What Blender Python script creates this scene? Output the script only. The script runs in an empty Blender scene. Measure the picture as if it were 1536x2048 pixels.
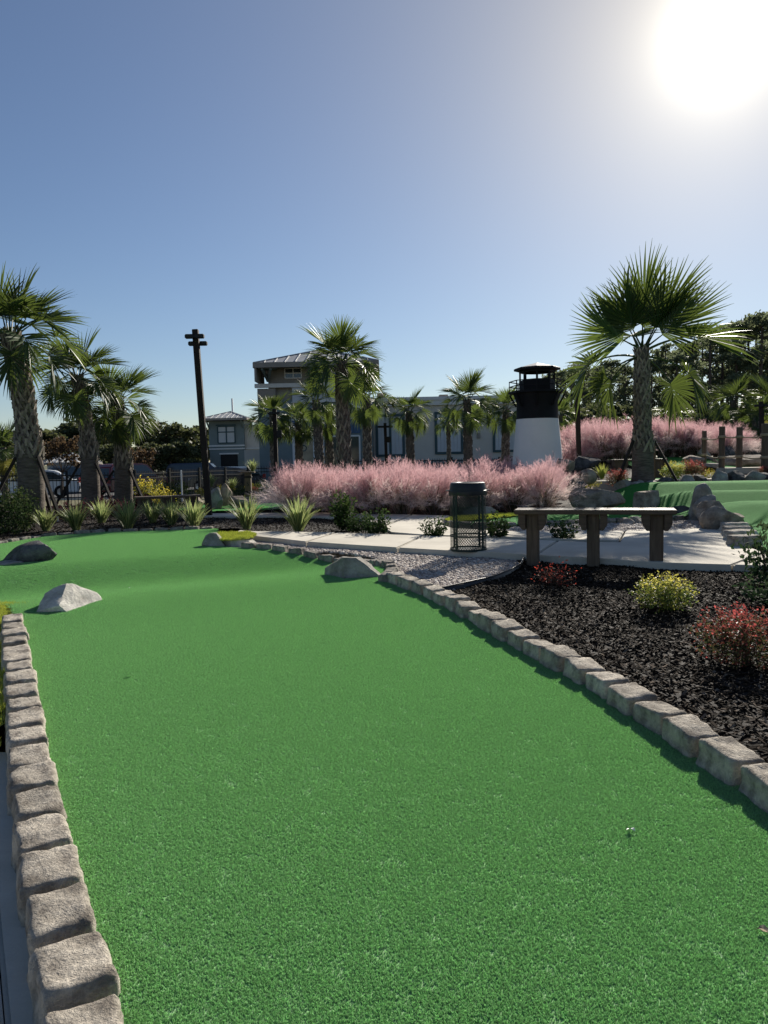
import bpy, bmesh, math, random
import numpy as np
from mathutils import Vector, Matrix, noise as mnoise

scene = bpy.context.scene
COL = scene.collection
R = math.radians
PI = math.pi

# ------------------------------------------------------------------ camera, sky, sun, exposure
EYE = 1.2
PITCH, ROLL = R(4.2), R(1.2)
FPX = 1479.0
cam_data = bpy.data.cameras.new('camera')
cam = bpy.data.objects.new('camera', cam_data)
COL.objects.link(cam)
cam.location = (0, 0, EYE)
CAM_ROT = Matrix.Rotation(R(90) - PITCH, 3, 'X') @ Matrix.Rotation(-ROLL, 3, 'Z')
cam.rotation_euler = CAM_ROT.to_euler()
cam_data.sensor_fit = 'VERTICAL'
cam_data.sensor_height = 36.0
cam_data.lens = 26.0
cam_data.clip_start = 0.05
cam_data.clip_end = 3000
scene.camera = cam

SUN_EL, SUN_AZ = R(26.2), R(24.2)
SUN_DIR = Vector((math.sin(SUN_AZ) * math.cos(SUN_EL), math.cos(SUN_AZ) * math.cos(SUN_EL), math.sin(SUN_EL)))
world = bpy.data.worlds.new('World')
scene.world = world
world.use_nodes = True
wn, wl = world.node_tree.nodes, world.node_tree.links
wn.clear()
sky = wn.new('ShaderNodeTexSky')
sky.sky_type = 'NISHITA'
sky.sun_disc = False
sky.sun_elevation = SUN_EL
sky.sun_rotation = SUN_AZ
sky.air_density = 1.0
sky.dust_density = 0.1
sky.ozone_density = 2.4
SKY_STRENGTH = 0.050
# glow added to the sky round the sun, standing in for lens glare (world direction only)
tc = wn.new('ShaderNodeTexCoord')
dot = wn.new('ShaderNodeVectorMath'); dot.operation = 'DOT_PRODUCT'
nrm = wn.new('ShaderNodeVectorMath'); nrm.operation = 'NORMALIZE'
wl.new(tc.outputs['Generated'], nrm.inputs[0])
wl.new(nrm.outputs[0], dot.inputs[0]); dot.inputs[1].default_value = SUN_DIR
def wmath(op, a, b=None):
    n = wn.new('ShaderNodeMath'); n.operation = op
    for i, v in enumerate((a, b)):
        if v is None: continue
        if isinstance(v, (int, float)): n.inputs[i].default_value = v
        else: wl.new(v, n.inputs[i])
    return n.outputs[0]
ang = wmath('ARCCOSINE', wmath('MINIMUM', dot.outputs['Value'], 1.0))
def lobe(amount, width):
    return wmath('MULTIPLY', wmath('EXPONENT', wmath('MULTIPLY', ang, -1.0 / width)), amount)
bg1 = wn.new('ShaderNodeBackground'); bg1.inputs['Strength'].default_value = SKY_STRENGTH
tint = wn.new('ShaderNodeMix'); tint.data_type = 'RGBA'; tint.blend_type = 'MULTIPLY'; tint.inputs[0].default_value = 1.0
wl.new(sky.outputs['Color'], tint.inputs[6]); tint.inputs[7].default_value = (0.94, 0.965, 1.06, 1)
wl.new(tint.outputs[2], bg1.inputs['Color'])
bg2 = wn.new('ShaderNodeBackground'); bg2.inputs['Color'].default_value = (1.0, 0.74, 0.22, 1)
wl.new(lobe(0.41, R(12.5)), bg2.inputs['Strength'])
bg3 = wn.new('ShaderNodeBackground'); bg3.inputs['Color'].default_value = (1.0, 0.97, 0.86, 1)
wl.new(wmath('ADD', lobe(2.6, R(1.1)), lobe(0.38, R(3.2))), bg3.inputs['Strength'])
add0 = wn.new('ShaderNodeAddShader'); wl.new(bg2.outputs[0], add0.inputs[0]); wl.new(bg3.outputs[0], add0.inputs[1])
addw = wn.new('ShaderNodeAddShader'); wout = wn.new('ShaderNodeOutputWorld')
wl.new(bg1.outputs[0], addw.inputs[0]); wl.new(add0.outputs[0], addw.inputs[1])
wl.new(addw.outputs[0], wout.inputs['Surface'])

sun_data = bpy.data.lights.new('sun', 'SUN')
sun_data.energy = 5.0
sun_data.angle = R(0.55)
sun_data.color = (1.0, 0.93, 0.82)
sun = bpy.data.objects.new('sun', sun_data)
COL.objects.link(sun)
sun.rotation_euler = SUN_DIR.to_track_quat('Z', 'Y').to_euler()

scene.view_settings.view_transform = 'Standard'
scene.view_settings.look = 'None'
scene.view_settings.exposure = 0.65
scene.view_settings.gamma = 1.0
scene.view_settings.use_curve_mapping = False
scene.render.engine = 'CYCLES'
cy = scene.cycles
cy.use_denoising = True
cy.max_bounces = 6
cy.diffuse_bounces = 3
cy.glossy_bounces = 2
cy.transmission_bounces = 4
cy.transparent_max_bounces = 6
cy.sample_clamp_indirect = 6.0
cy.caustics_reflective = False
cy.caustics_refractive = False

# ------------------------------------------------------------------ where things stand
def ray(px, py):
    v = CAM_ROT @ Vector((px - 768.0, 1024.0 - py, -FPX))
    return v / v.y
def P(px, py, z=0.0):
    """point of the level z seen at (px, py) of the 1536 x 2048 photograph"""
    r = ray(px, py)
    d = (z - EYE) / r.z
    return Vector((r.x * d, d, z))
def D(px, py, d):
    """point at distance d seen at (px, py)"""
    r = ray(px, py)
    return Vector((r.x * d, d, EYE + r.z * d))
def smooth(a, b, x):
    t = np.clip((np.asarray(x, dtype=float) - a) / (b - a), 0, 1)
    return t * t * (3 - 2 * t)
def ground_z(x, y):
    x = np.asarray(x, float); y = np.asarray(y, float)
    m = smooth(4.3, 5.6, x - 0.10 * (y - 15)) * smooth(13.3, 15.8, y)
    z = 0.05 + 0.49 * m + 0.43 * m * smooth(18, 24, y)
    z = z * (1 - smooth(32, 44, y))
    z = z - 0.42 * smooth(18.5, 26, y) * (1 - smooth(-3.2, -1.2, x))
    z = z - 0.60 * smooth(28, 44, y) * smooth(-3.2, -1.2, x) - 0.18 * smooth(28, 44, y) * (1 - smooth(-3.2, -1.2, x))
    return z
def gz(x, y):
    return float(ground_z(x, y))

# ------------------------------------------------------------------ object helpers
def link(o, parent=None):
    COL.objects.link(o)
    if parent is not None: o.parent = parent
    return o
def tag(o, label=None, cat=None, group=None, kind=None):
    if label: o['label'] = label
    if cat: o['category'] = cat
    if group: o['group'] = group
    if kind: o['kind'] = kind
    return o
def thing(name, label, cat, loc=(0, 0, 0), rz=0.0, group=None):
    o = bpy.data.objects.new(name, None)
    o.empty_display_size = 0.1
    o.location = loc; o.rotation_euler = (0, 0, rz)
    return tag(link(o), label, cat, group)
def inst(name, me, parent=None, loc=(0, 0, 0), rot=(0, 0, 0), scale=(1, 1, 1)):
    o = bpy.data.objects.new(name, me)
    o.location = loc; o.rotation_euler = rot
    o.scale = (scale,) * 3 if isinstance(scale, (int, float)) else scale
    return link(o, parent)
def copy_tree(o, parent=None):
    c = o.copy(); COL.objects.link(c)
    if parent is not None: c.parent = parent
    for ch in list(o.children): copy_tree(ch, c)
    return c

class MB:
    """collects shapes and builds them as one mesh"""
    def __init__(self): self.v, self.f, self.c = [], [], []
    def add(self, vs, fs, col=None):
        n = len(self.v)
        self.v.extend([tuple(p) for p in vs]); self.f.extend([tuple(i + n for i in q) for q in fs])
        if col is not None:
            self.c.extend([col] * (len(self.v) - len(self.c)))
    def box(self, c, s, rz=0.0, m=None):
        cx, cy_, cz = c; sx, sy, sz = s[0] / 2, s[1] / 2, s[2] / 2
        vs = [Vector((x * sx, y * sy, z * sz)) for z in (-1, 1) for y in (-1, 1) for x in (-1, 1)]
        q = m if m is not None else Matrix.Rotation(rz, 3, 'Z')
        vs = [q @ p + Vector(c) for p in vs]
        self.add(vs, [(0, 2, 3, 1), (4, 5, 7, 6), (0, 1, 5, 4), (2, 6, 7, 3), (0, 4, 6, 2), (1, 3, 7, 5)])
    def bar(self, a, b, w, h=None):
        a, b = Vector(a), Vector(b); h = h or w
        d = b - a; L = d.length
        m = d.to_track_quat('X', 'Z').to_matrix()
        self.box((a + b) / 2, (L, w, h), m=m)
    def tube(self, pts, rad, n=8, cap=True):
        pts = [Vector(p) for p in pts]
        if isinstance(rad, (int, float)): rad = [rad] * len(pts)
        vs, fs = [], []
        up = Vector((0, 0, 1))
        for i, p in enumerate(pts):
            t = (pts[min(i + 1, len(pts) - 1)] - pts[max(i - 1, 0)]).normalized()
            if i == 0:
                s = t.cross(up)
                if s.length < 0.2: s = Vector((1, 0, 0))
            s = (s - t * s.dot(t)).normalized(); u = s.cross(t)
            for k in range(n):
                a = 2 * PI * k / n
                vs.append(p + (s * math.cos(a) + u * math.sin(a)) * rad[i])
        for i in range(len(pts) - 1):
            for k in range(n):
                k2 = (k + 1) % n
                fs.append((i * n + k, i * n + k2, (i + 1) * n + k2, (i + 1) * n + k))
        if cap:
            fs.append(tuple(range(n))[::-1]); fs.append(tuple(range((len(pts) - 1) * n, len(pts) * n)))
        self.add(vs, fs)
    def lathe(self, prof, n=24, c=(0, 0, 0), phase=0.0, close=False):
        vs, fs = [], []
        for r, z in prof:
            for k in range(n):
                a = 2 * PI * k / n + phase
                vs.append((c[0] + r * math.cos(a), c[1] + r * math.sin(a), c[2] + z))
        m = len(prof)
        for i in range(m - 1 if not close else m):
            j = (i + 1) % m
            for k in range(n):
                k2 = (k + 1) % n
                fs.append((i * n + k, i * n + k2, j * n + k2, j * n + k))
        self.add(vs, fs)
    def prism(self, poly, z0, z1):
        n = len(poly)
        vs = [(x, y, z0) for x, y in poly] + [(x, y, z1) for x, y in poly]
        fs = [tuple(range(n))[::-1], tuple(range(n, 2 * n))]
        fs += [(i, (i + 1) % n, n + (i + 1) % n, n + i) for i in range(n)]
        self.add(vs, fs)
    def mesh(self, name, mat, smooth_=False):
        me = bpy.data.meshes.new(name)
        me.from_pydata(self.v, [], self.f); me.update()
        if mat: me.materials.append(mat)
        if self.c:
            self.c.extend([self.c[-1]] * (len(self.v) - len(self.c)))
            at = me.color_attributes.new('tint', 'FLOAT_COLOR', 'POINT')
            at.data.foreach_set('color', np.array([(*c[:3], 1.0) for c in self.c], dtype=np.float32).ravel())
        if smooth_:
            me.shade_smooth()
            if smooth_ is not True: me.set_sharp_from_angle(angle=R(smooth_))
        return me
    def build(self, name, mat, parent=None, smooth_=False, bevel=0.0, loc=(0, 0, 0)):
        me = self.mesh(name, mat, smooth_)
        if bevel: bevel_mesh(me, bevel)
        return inst(name, me, parent, loc)

def bevel_mesh(me, w, seg=2):
    bm = bmesh.new(); bm.from_mesh(me)
    bmesh.ops.recalc_face_normals(bm, faces=bm.faces)
    es = [e for e in bm.edges if len(e.link_faces) == 2 and e.calc_face_angle(0) > 0.4]
    bmesh.ops.bevel(bm, geom=es, offset=w, segments=seg, affect='EDGES', clamp_overlap=True)
    bm.to_mesh(me); bm.free(); me.update()

# ------------------------------------------------------------------ materials
class Mat:
    def __init__(self, name):
        self.m = bpy.data.materials.new(name); self.m.use_nodes = True
        self.n, self.l = self.m.node_tree.nodes, self.m.node_tree.links
        self.p = self.n['Principled BSDF']; self.out = self.n['Material Output']
        self.tc = None
    def coord(self, kind='Object'):
        if self.tc is None: self.tc = self.n.new('ShaderNodeTexCoord')
        return self.tc.outputs[kind]
    def noise(self, scale, detail=4, rough=0.6, kind='Object', stretch=None, dist=0.0):
        t = self.n.new('ShaderNodeTexNoise')
        t.inputs['Scale'].default_value = scale; t.inputs['Detail'].default_value = detail
        t.inputs['Roughness'].default_value = rough; t.inputs['Distortion'].default_value = dist
        src = self.coord(kind)
        if stretch:
            mp = self.n.new('ShaderNodeMapping'); mp.inputs['Scale'].default_value = stretch
            self.l.new(src, mp.inputs['Vector']); src = mp.outputs[0]
        self.l.new(src, t.inputs['Vector'])
        return t.outputs['Fac']
    def position(self):
        return self.n.new('ShaderNodeNewGeometry').outputs['Position']
    def rand(self):
        return self.n.new('ShaderNodeObjectInfo').outputs['Random']
    def attr(self, name='tint'):
        a = self.n.new('ShaderNodeAttribute'); a.attribute_name = name
        return a.outputs['Color']
    def ramp(self, fac, stops):
        r = self.n.new('ShaderNodeValToRGB')
        e = r.color_ramp.elements
        while len(e) < len(stops): e.new(0.5)
        for el, (p, c) in zip(e, stops):
            el.position = p; el.color = (*c, 1) if len(c) == 3 else c
        self.l.new(fac, r.inputs['Fac'])
        return r.outputs['Color']
    def mix(self, a, b, fac, mode='MIX'):
        x = self.n.new('ShaderNodeMix'); x.data_type = 'RGBA'; x.blend_type = mode
        for i, v in ((6, a), (7, b)):
            if isinstance(v, tuple): x.inputs[i].default_value = (*v[:3], 1)
            else: self.l.new(v, x.inputs[i])
        if isinstance(fac, (int, float)): x.inputs[0].default_value = fac
        else: self.l.new(fac, x.inputs[0])
        return x.outputs[2]
    def hsv(self, col, val_src, lo=0.75, hi=1.25):
        m = self.n.new('ShaderNodeMapRange'); m.inputs['To Min'].default_value = lo; m.inputs['To Max'].default_value = hi
        self.l.new(val_src, m.inputs['Value'])
        h = self.n.new('ShaderNodeHueSaturation'); self.l.new(m.outputs[0], h.inputs['Value'])
        if isinstance(col, tuple): h.inputs['Color'].default_value = (*col, 1)
        else: self.l.new(col, h.inputs['Color'])
        return h.outputs['Color']
    def base(self, c):
        if isinstance(c, tuple): self.p.inputs['Base Color'].default_value = (*c[:3], 1)
        else: self.l.new(c, self.p.inputs['Base Color'])
        self.c = c
        return self
    def set(self, rough=0.8, spec=0.3, metal=0.0):
        self.p.inputs['Roughness'].default_value = rough
        self.p.inputs['Specular IOR Level'].default_value = spec
        self.p.inputs['Metallic'].default_value = metal
        return self
    def bump(self, h, strength=0.5, dist=0.01):
        b = self.n.new('ShaderNodeBump'); b.inputs['Strength'].default_value = strength; b.inputs['Distance'].default_value = dist
        self.l.new(h, b.inputs['Height']); self.l.new(b.outputs[0], self.p.inputs['Normal'])
        return self
    def translucent(self, col, fac):
        t = self.n.new('ShaderNodeBsdfTranslucent')
        if isinstance(col, tuple): t.inputs['Color'].default_value = (*col[:3], 1)
        else: self.l.new(col, t.inputs['Color'])
        x = self.n.new('ShaderNodeMixShader'); x.inputs[0].default_value = fac
        self.l.new(self.p.outputs[0], x.inputs[1]); self.l.new(t.outputs[0], x.inputs[2])
        self.l.new(x.outputs[0], self.out.inputs['Surface'])
        return self

def plain(name, col, rough=0.6, spec=0.4, metal=0.0, var=0.12, scale=6.0, bump=0.0):
    m = Mat(name)
    n = m.noise(scale, 5)
    lo = tuple(max(0, c * (1 - var)) for c in col); hi = tuple(min(1, c * (1 + var)) for c in col)
    m.base(m.ramp(n, [(0.3, lo), (0.7, hi)])).set(rough, spec, metal)
    if bump: m.bump(m.noise(scale * 8, 4), bump, 0.005)
    return m.m
def leaf_mat(name, col, trans, fac=0.45, rough=0.45, spec=0.4, var=0.3, by='rand'):
    m = Mat(name)
    src = m.rand() if by == 'rand' else m.noise(7.0, 3)
    c = m.hsv(col, src, 1 - var, 1 + var)
    if by == 'both':
        c = m.hsv(c, m.rand(), 0.85, 1.15)
    m.base(c).set(rough, spec)
    m.translucent(m.hsv(trans, src, 1 - var, 1 + var), fac)
    return m.m
def tint_leaf_mat(name, fac=0.45, rough=0.4, spec=0.4, tscale=1.3):
    m = Mat(name)
    a = m.attr()
    m.base(m.hsv(a, m.noise(9.0, 3), 0.75, 1.25)).set(rough, spec)
    m.translucent(m.hsv(a, m.noise(9.0, 3), 0.75 * tscale, 1.25 * tscale), fac)
    return m.m

def turf_mat(name, c0, c1):
    m = Mat(name)
    fine = m.noise(260.0, 3, 0.7); mid = m.noise(30.0, 4); big = m.noise(1.4, 3)
    c = m.ramp(fine, [(0.30, c0), (0.72, c1)])
    c = m.hsv(c, mid, 0.78, 1.22)
    c = m.hsv(c, big, 0.85, 1.15)
    m.base(c).set(0.9, 0.04)
    m.bump(fine, 0.7, 0.010)
    return m.m
M = {}
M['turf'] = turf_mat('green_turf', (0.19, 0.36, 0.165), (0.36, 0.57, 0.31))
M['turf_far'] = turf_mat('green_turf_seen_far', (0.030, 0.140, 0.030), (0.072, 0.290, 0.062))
def fibre_mat(name, c, t):
    m = Mat(name)
    sep = m.n.new('ShaderNodeAttribute'); sep.attribute_name = 'shade'
    v = sep.outputs['Fac']
    m.base(m.hsv(c, v, 0.70, 1.30)).set(0.85, 0.06)
    m.translucent(m.hsv(t, v, 0.70, 1.30), 0.52)
    return m.m
M['fibre'] = fibre_mat('turf_fibre', (0.335, 0.555, 0.285), (0.55, 0.80, 0.46))
M['fringe'] = turf_mat('fringe_turf', (0.30, 0.34, 0.09), (0.55, 0.58, 0.18))
M['fringe_fibre'] = fibre_mat('fringe_fibre', (0.55, 0.60, 0.19), (0.72, 0.75, 0.24))
def stone_mat(name, dark, light, scale=9.0, rnd=0.3, bump=0.8, dist=0.012):
    m = Mat(name)
    n1 = m.noise(scale, 6, 0.65); n2 = m.noise(scale * 7, 5, 0.7); n3 = m.noise(scale * 0.35, 3)
    c = m.ramp(n1, [(0.36, dark), (0.60, light)])
    c = m.hsv(c, n2, 0.52, 1.42)
    c = m.hsv(c, n3, 0.8, 1.2)
    c = m.hsv(c, m.rand(), 1 - rnd, 1 + rnd)
    m.base(c).set(0.92, 0.2)
    add = m.n.new('ShaderNodeMath'); add.operation = 'ADD'
    m.l.new(n1, add.inputs[0]); m.l.new(n2, add.inputs[1])
    m.bump(add.outputs[0], min(1.0, bump), dist * 1.3)
    return m.m
M['edging'] = stone_mat('tumbled_concrete', (0.24, 0.21, 0.175), (0.62, 0.56, 0.47), 11.0, 0.20, 1.0, 0.016)
M['edging_grey'] = stone_mat('grey_concrete_block', (0.15, 0.135, 0.115), (0.33, 0.30, 0.26), 11.0, 0.16)
M['rock_pale'] = stone_mat('pale_boulder', (0.36, 0.34, 0.30), (0.60, 0.57, 0.51), 5.0, 0.0, 0.5, 0.02)
M['rock_dark'] = stone_mat('dark_boulder', (0.045, 0.045, 0.048), (0.13, 0.13, 0.13), 6.0, 0.15, 0.7, 0.02)
M['rock_grey'] = stone_mat('grey_boulder', (0.20, 0.185, 0.16), (0.36, 0.34, 0.30), 5.0, 0.15, 0.6, 0.02)
M['rock_brown'] = stone_mat('brown_boulder', (0.16, 0.125, 0.095), (0.36, 0.305, 0.245), 5.0, 0.2, 0.6, 0.02)
def concrete_mat():
    m = Mat('path_concrete')
    n1 = m.noise(1.3, 5, 0.6); n2 = m.noise(90, 4, 0.7); n3 = m.noise(6.0, 4, 0.6, stretch=(1, 5, 1))
    c = m.ramp(n1, [(0.3, (0.45, 0.415, 0.345)), (0.7, (0.62, 0.575, 0.485))])
    c = m.hsv(c, n2, 0.88, 1.12); c = m.hsv(c, n3, 0.88, 1.12); c = m.hsv(c, m.rand(), 0.94, 1.05)
    m.base(c).set(0.9, 0.25).bump(n2, 0.35, 0.004)
    return m.m
M['concrete'] = concrete_mat()
def mulch_mat(name, a, b, scale=38):
    m = Mat(name)
    n = m.noise(scale, 5, 0.7, stretch=(1, 2.2, 1)); n2 = m.noise(1.1, 4)
    c = m.ramp(n, [(0.35, a), (0.75, b)])
    m.base(m.hsv(c, n2, 0.75, 1.3)).set(0.85, 0.3).bump(n, 1.0, 0.03)
    return m.m
M['mulch'] = mulch_mat('dark_mulch', (0.010, 0.008, 0.007), (0.040, 0.030, 0.024))
def chip_mat():
    m = Mat('mulch_chip')
    r = m.rand()
    c = m.ramp(r, [(0.0, (0.008, 0.006, 0.0048)), (0.6, (0.022, 0.0150, 0.0100)), (0.92, (0.060, 0.040, 0.026)), (1.0, (0.20, 0.155, 0.115))])
    m.base(c).set(0.85, 0.06).bump(m.noise(60, 3, stretch=(0.3, 3, 1)), 0.4, 0.003)
    return m.m
M['chip'] = chip_mat()
def pebble_mat():
    m = Mat('river_pebble')
    c = m.ramp(m.rand(), [(0.0, (0.17, 0.14, 0.12)), (0.35, (0.33, 0.27, 0.23)), (0.6, (0.44, 0.35, 0.29)), (0.85, (0.40, 0.37, 0.34)), (1.0, (0.62, 0.56, 0.50))])
    m.base(m.hsv(c, m.noise(40, 4), 0.8, 1.2)).set(0.75, 0.3)
    return m.m
M['pebble'] = pebble_mat()
M['gravel'] = mulch_mat('gravel_bed', (0.10, 0.09, 0.085), (0.28, 0.25, 0.23), 45)
def wood_mat(name, a, b, sc=3.0):
    m = Mat(name)
    n = m.noise(sc, 6, 0.65, stretch=(1.0, 14, 14), dist=0.6); n2 = m.noise(sc * 9, 4, 0.7, stretch=(0.7, 9, 9))
    c = m.ramp(n, [(0.3, a), (0.7, b)]); c = m.hsv(c, n2, 0.75, 1.22)
    m.base(c).set(0.6, 0.3).bump(n2, 0.4, 0.004)
    return m.m
def wood_v_mat(name, a, b, sc=3.0):
    m = Mat(name)
    n = m.noise(sc, 6, 0.65, stretch=(12, 12, 0.9), dist=0.6); n2 = m.noise(sc * 9, 4, 0.7, stretch=(9, 9, 0.7))
    c = m.ramp(n, [(0.3, a), (0.7, b)]); c = m.hsv(c, n2, 0.75, 1.22)
    m.base(c).set(0.78, 0.3).bump(n2, 0.4, 0.004)
    return m.m
M['bench_wood'] = wood_mat('weathered_bench_wood', (0.062, 0.041, 0.027), (0.140, 0.097, 0.066))
M['post_wood'] = wood_v_mat('weathered_post_wood', (0.075, 0.053, 0.036), (0.175, 0.128, 0.088))
M['pole_wood'] = wood_v_mat('dark_stained_pole_wood', (0.014, 0.010, 0.008), (0.030, 0.022, 0.017))
M['black_metal'] = plain('black_painted_metal', (0.009, 0.010, 0.011), 0.5, 0.3, 0, 0.25)
M['bin_green'] = plain('dark_green_coating', (0.006, 0.022, 0.019), 0.5, 0.35, 0, 0.2)
M['bin_lid'] = plain('dark_plastic_lid', (0.008, 0.012, 0.016), 0.45, 0.35, 0, 0.2)
M['black_plastic'] = plain('black_edging_plastic', (0.010, 0.010, 0.010), 0.45, 0.4, 0, 0.2)
M['white_pvc'] = plain('white_plastic', (0.75, 0.75, 0.73), 0.45, 0.4)
M['rope'] = plain('natural_rope', (0.36, 0.29, 0.20), 0.9, 0.2, 0, 0.3, 60, 0.5)
M['lh_white'] = plain('white_lighthouse_paint', (0.80, 0.80, 0.79), 0.65, 0.35, 0, 0.04, 2)
M['lh_black'] = plain('black_lighthouse_paint', (0.008, 0.009, 0.012), 0.65, 0.2, 0, 0.2)
M['lh_roof'] = plain('grey_metal_roofing', (0.34, 0.34, 0.34), 0.5, 0.5, 0.3, 0.15)
M['stucco'] = plain('grey_stucco', (0.52, 0.495, 0.45), 0.9, 0.2, 0, 0.06, 1.2, 0.15)
M['stucco_dark'] = plain('teal_grey_siding', (0.17, 0.215, 0.225), 0.85, 0.25, 0, 0.08, 1.5)
M['stucco_warm'] = plain('taupe_stucco', (0.27, 0.25, 0.225), 0.9, 0.2, 0, 0.08, 1.5)
M['trim_pale'] = plain('pale_trim_paint', (0.62, 0.63, 0.63), 0.7, 0.3, 0, 0.05)
M['trim_teal'] = plain('teal_frame_paint', (0.040, 0.078, 0.090), 0.6, 0.35, 0, 0.12)
M['shutter'] = plain('pale_grey_shutter', (0.50, 0.53, 0.56), 0.75, 0.3, 0, 0.05, 2)
M['panel_blue'] = plain('blue_panel_paint', (0.055, 0.11, 0.20), 0.6, 0.35, 0, 0.15)
M['door_tan'] = plain('tan_papered_glass', (0.34, 0.28, 0.19), 0.35, 0.5, 0, 0.35, 1.3)
M['roof_metal'] = plain('standing_seam_roof_metal', (0.30, 0.31, 0.32), 0.55, 0.4, 0.15, 0.12, 1.0)
M['dark_void'] = plain('unlit_interior', (0.012, 0.013, 0.015), 0.7, 0.3)
M['glass'] = plain('dark_window_glass', (0.035, 0.05, 0.055), 0.08, 0.6)
M['asphalt'] = plain('parking_asphalt', (0.055, 0.055, 0.056), 0.9, 0.3, 0, 0.25, 3, 0.3)
M['dry_grass'] = mulch_mat('dry_lawn', (0.09, 0.085, 0.04), (0.19, 0.17, 0.085), 12)
M['soil'] = mulch_mat('planting_soil', (0.012, 0.010, 0.008), (0.045, 0.034, 0.027), 20)
def ground_mat():
    m = Mat('ground_soil_and_lawn')
    n = m.noise(9, 5, 0.7); n2 = m.noise(0.35, 4)
    near = m.ramp(n, [(0.35, (0.012, 0.010, 0.008)), (0.75, (0.045, 0.034, 0.026))])
    far = m.ramp(n, [(0.3, (0.055, 0.06, 0.026)), (0.7, (0.12, 0.115, 0.055))])
    sep = m.n.new('ShaderNodeSeparateXYZ'); m.l.new(m.position(), sep.inputs[0])
    mr = m.n.new('ShaderNodeMapRange'); mr.inputs['From Min'].default_value = 26; mr.inputs['From Max'].default_value = 31
    m.l.new(sep.outputs['Y'], mr.inputs['Value'])
    c = m.mix(near, far, mr.outputs[0])
    m.base(m.hsv(c, n2, 0.8, 1.25)).set(0.9, 0.25).bump(n, 1.0, 0.04)
    return m.m
M['ground'] = ground_mat()
def bark_mat(name, a, b, rings=0.0):
    m = Mat(name)
    n = m.noise(14, 5, 0.7, stretch=(1, 1, 0.35)) if not rings else m.noise(9, 5, 0.7, stretch=(0.6, 0.6, 3.2))
    n2 = m.noise(3, 3)
    m.base(m.hsv(m.ramp(n, [(0.3, a), (0.7, b)]), n2, 0.75, 1.25)).set(0.95, 0.15).bump(n, 1.0, 0.025)
    return m.m
M['palm_bark'] = bark_mat('palm_trunk_bark', (0.06, 0.050, 0.042), (0.19, 0.16, 0.132), 1)
M['pine_bark'] = bark_mat('pine_bark', (0.05, 0.038, 0.03), (0.13, 0.10, 0.08))
def boot_mat():
    m = Mat('palm_boot')
    n = m.noise(10, 5, 0.7, stretch=(1, 1, 0.3))
    c = m.ramp(n, [(0.3, (0.12, 0.10, 0.08)), (0.72, (0.36, 0.31, 0.25))])
    m.base(m.hsv(c, m.rand(), 0.6, 1.3)).set(0.85, 0.25).bump(n, 0.7, 0.01)
    return m.m
M['boot'] = boot_mat()
M['frond'] = leaf_mat('palm_frond', (0.050, 0.090, 0.034), (0.135, 0.185, 0.035), 0.33, 0.5, 0.28, 0.28)
M['frond_dry'] = leaf_mat('ageing_palm_frond', (0.10, 0.11, 0.04), (0.21, 0.20, 0.045), 0.38, 0.45, 0.4, 0.25)
M['muhly_pink'] = leaf_mat('muhly_plume', (0.51, 0.315, 0.33), (0.67, 0.43, 0.445), 0.5, 0.7, 0.2, 0.25, 'both')
M['muhly_pale'] = leaf_mat('muhly_old_plume', (0.70, 0.58, 0.55), (0.84, 0.69, 0.65), 0.5, 0.7, 0.2, 0.25, 'both')
M['muhly_leaf'] = leaf_mat('muhly_blade', (0.07, 0.072, 0.032), (0.14, 0.13, 0.05), 0.4, 0.6, 0.3, 0.35, 'both')
M['tint_leaf'] = tint_leaf_mat('leaf_with_margin', 0.5, 0.5, 0.25)
M['dark_leaf'] = tint_leaf_mat('dark_evergreen_leaf', 0.25, 0.75, 0.06, 1.2)
M['oak_leaf'] = leaf_mat('oak_foliage', (0.070, 0.085, 0.045), (0.12, 0.135, 0.055), 0.38, 0.6, 0.2, 0.45, 'both')
M['pine_leaf'] = leaf_mat('pine_needles', (0.090, 0.115, 0.070), (0.19, 0.225, 0.12), 0.42, 0.6, 0.2, 0.40, 'both')
M['rust_leaf'] = leaf_mat('autumn_foliage', (0.075, 0.052, 0.032), (0.13, 0.085, 0.045), 0.35, 0.6, 0.2, 0.4, 'both')
M['twig'] = plain('shrub_twig', (0.07, 0.05, 0.035), 0.9, 0.2)
M['tyre'] = plain('black_tyre', (0.012, 0.012, 0.012), 0.85, 0.2)
M['rim'] = plain('alloy_rim', (0.5, 0.5, 0.52), 0.3, 0.5, 0.8)
M['lamp_red'] = plain('red_tail_lamp', (0.35, 0.02, 0.02), 0.25, 0.5)
M['lamp_clear'] = plain('clear_head_lamp', (0.6, 0.62, 0.65), 0.15, 0.6)
for nm, c in (('white', (0.72, 0.73, 0.74)), ('red', (0.16, 0.015, 0.02)), ('navy', (0.018, 0.026, 0.05)), ('black', (0.014, 0.015, 0.018)), ('silver', (0.16, 0.165, 0.17))):
    M['car_' + nm] = plain(nm + '_car_paint', c, 0.22, 0.6, 0.0, 0.05)
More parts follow.
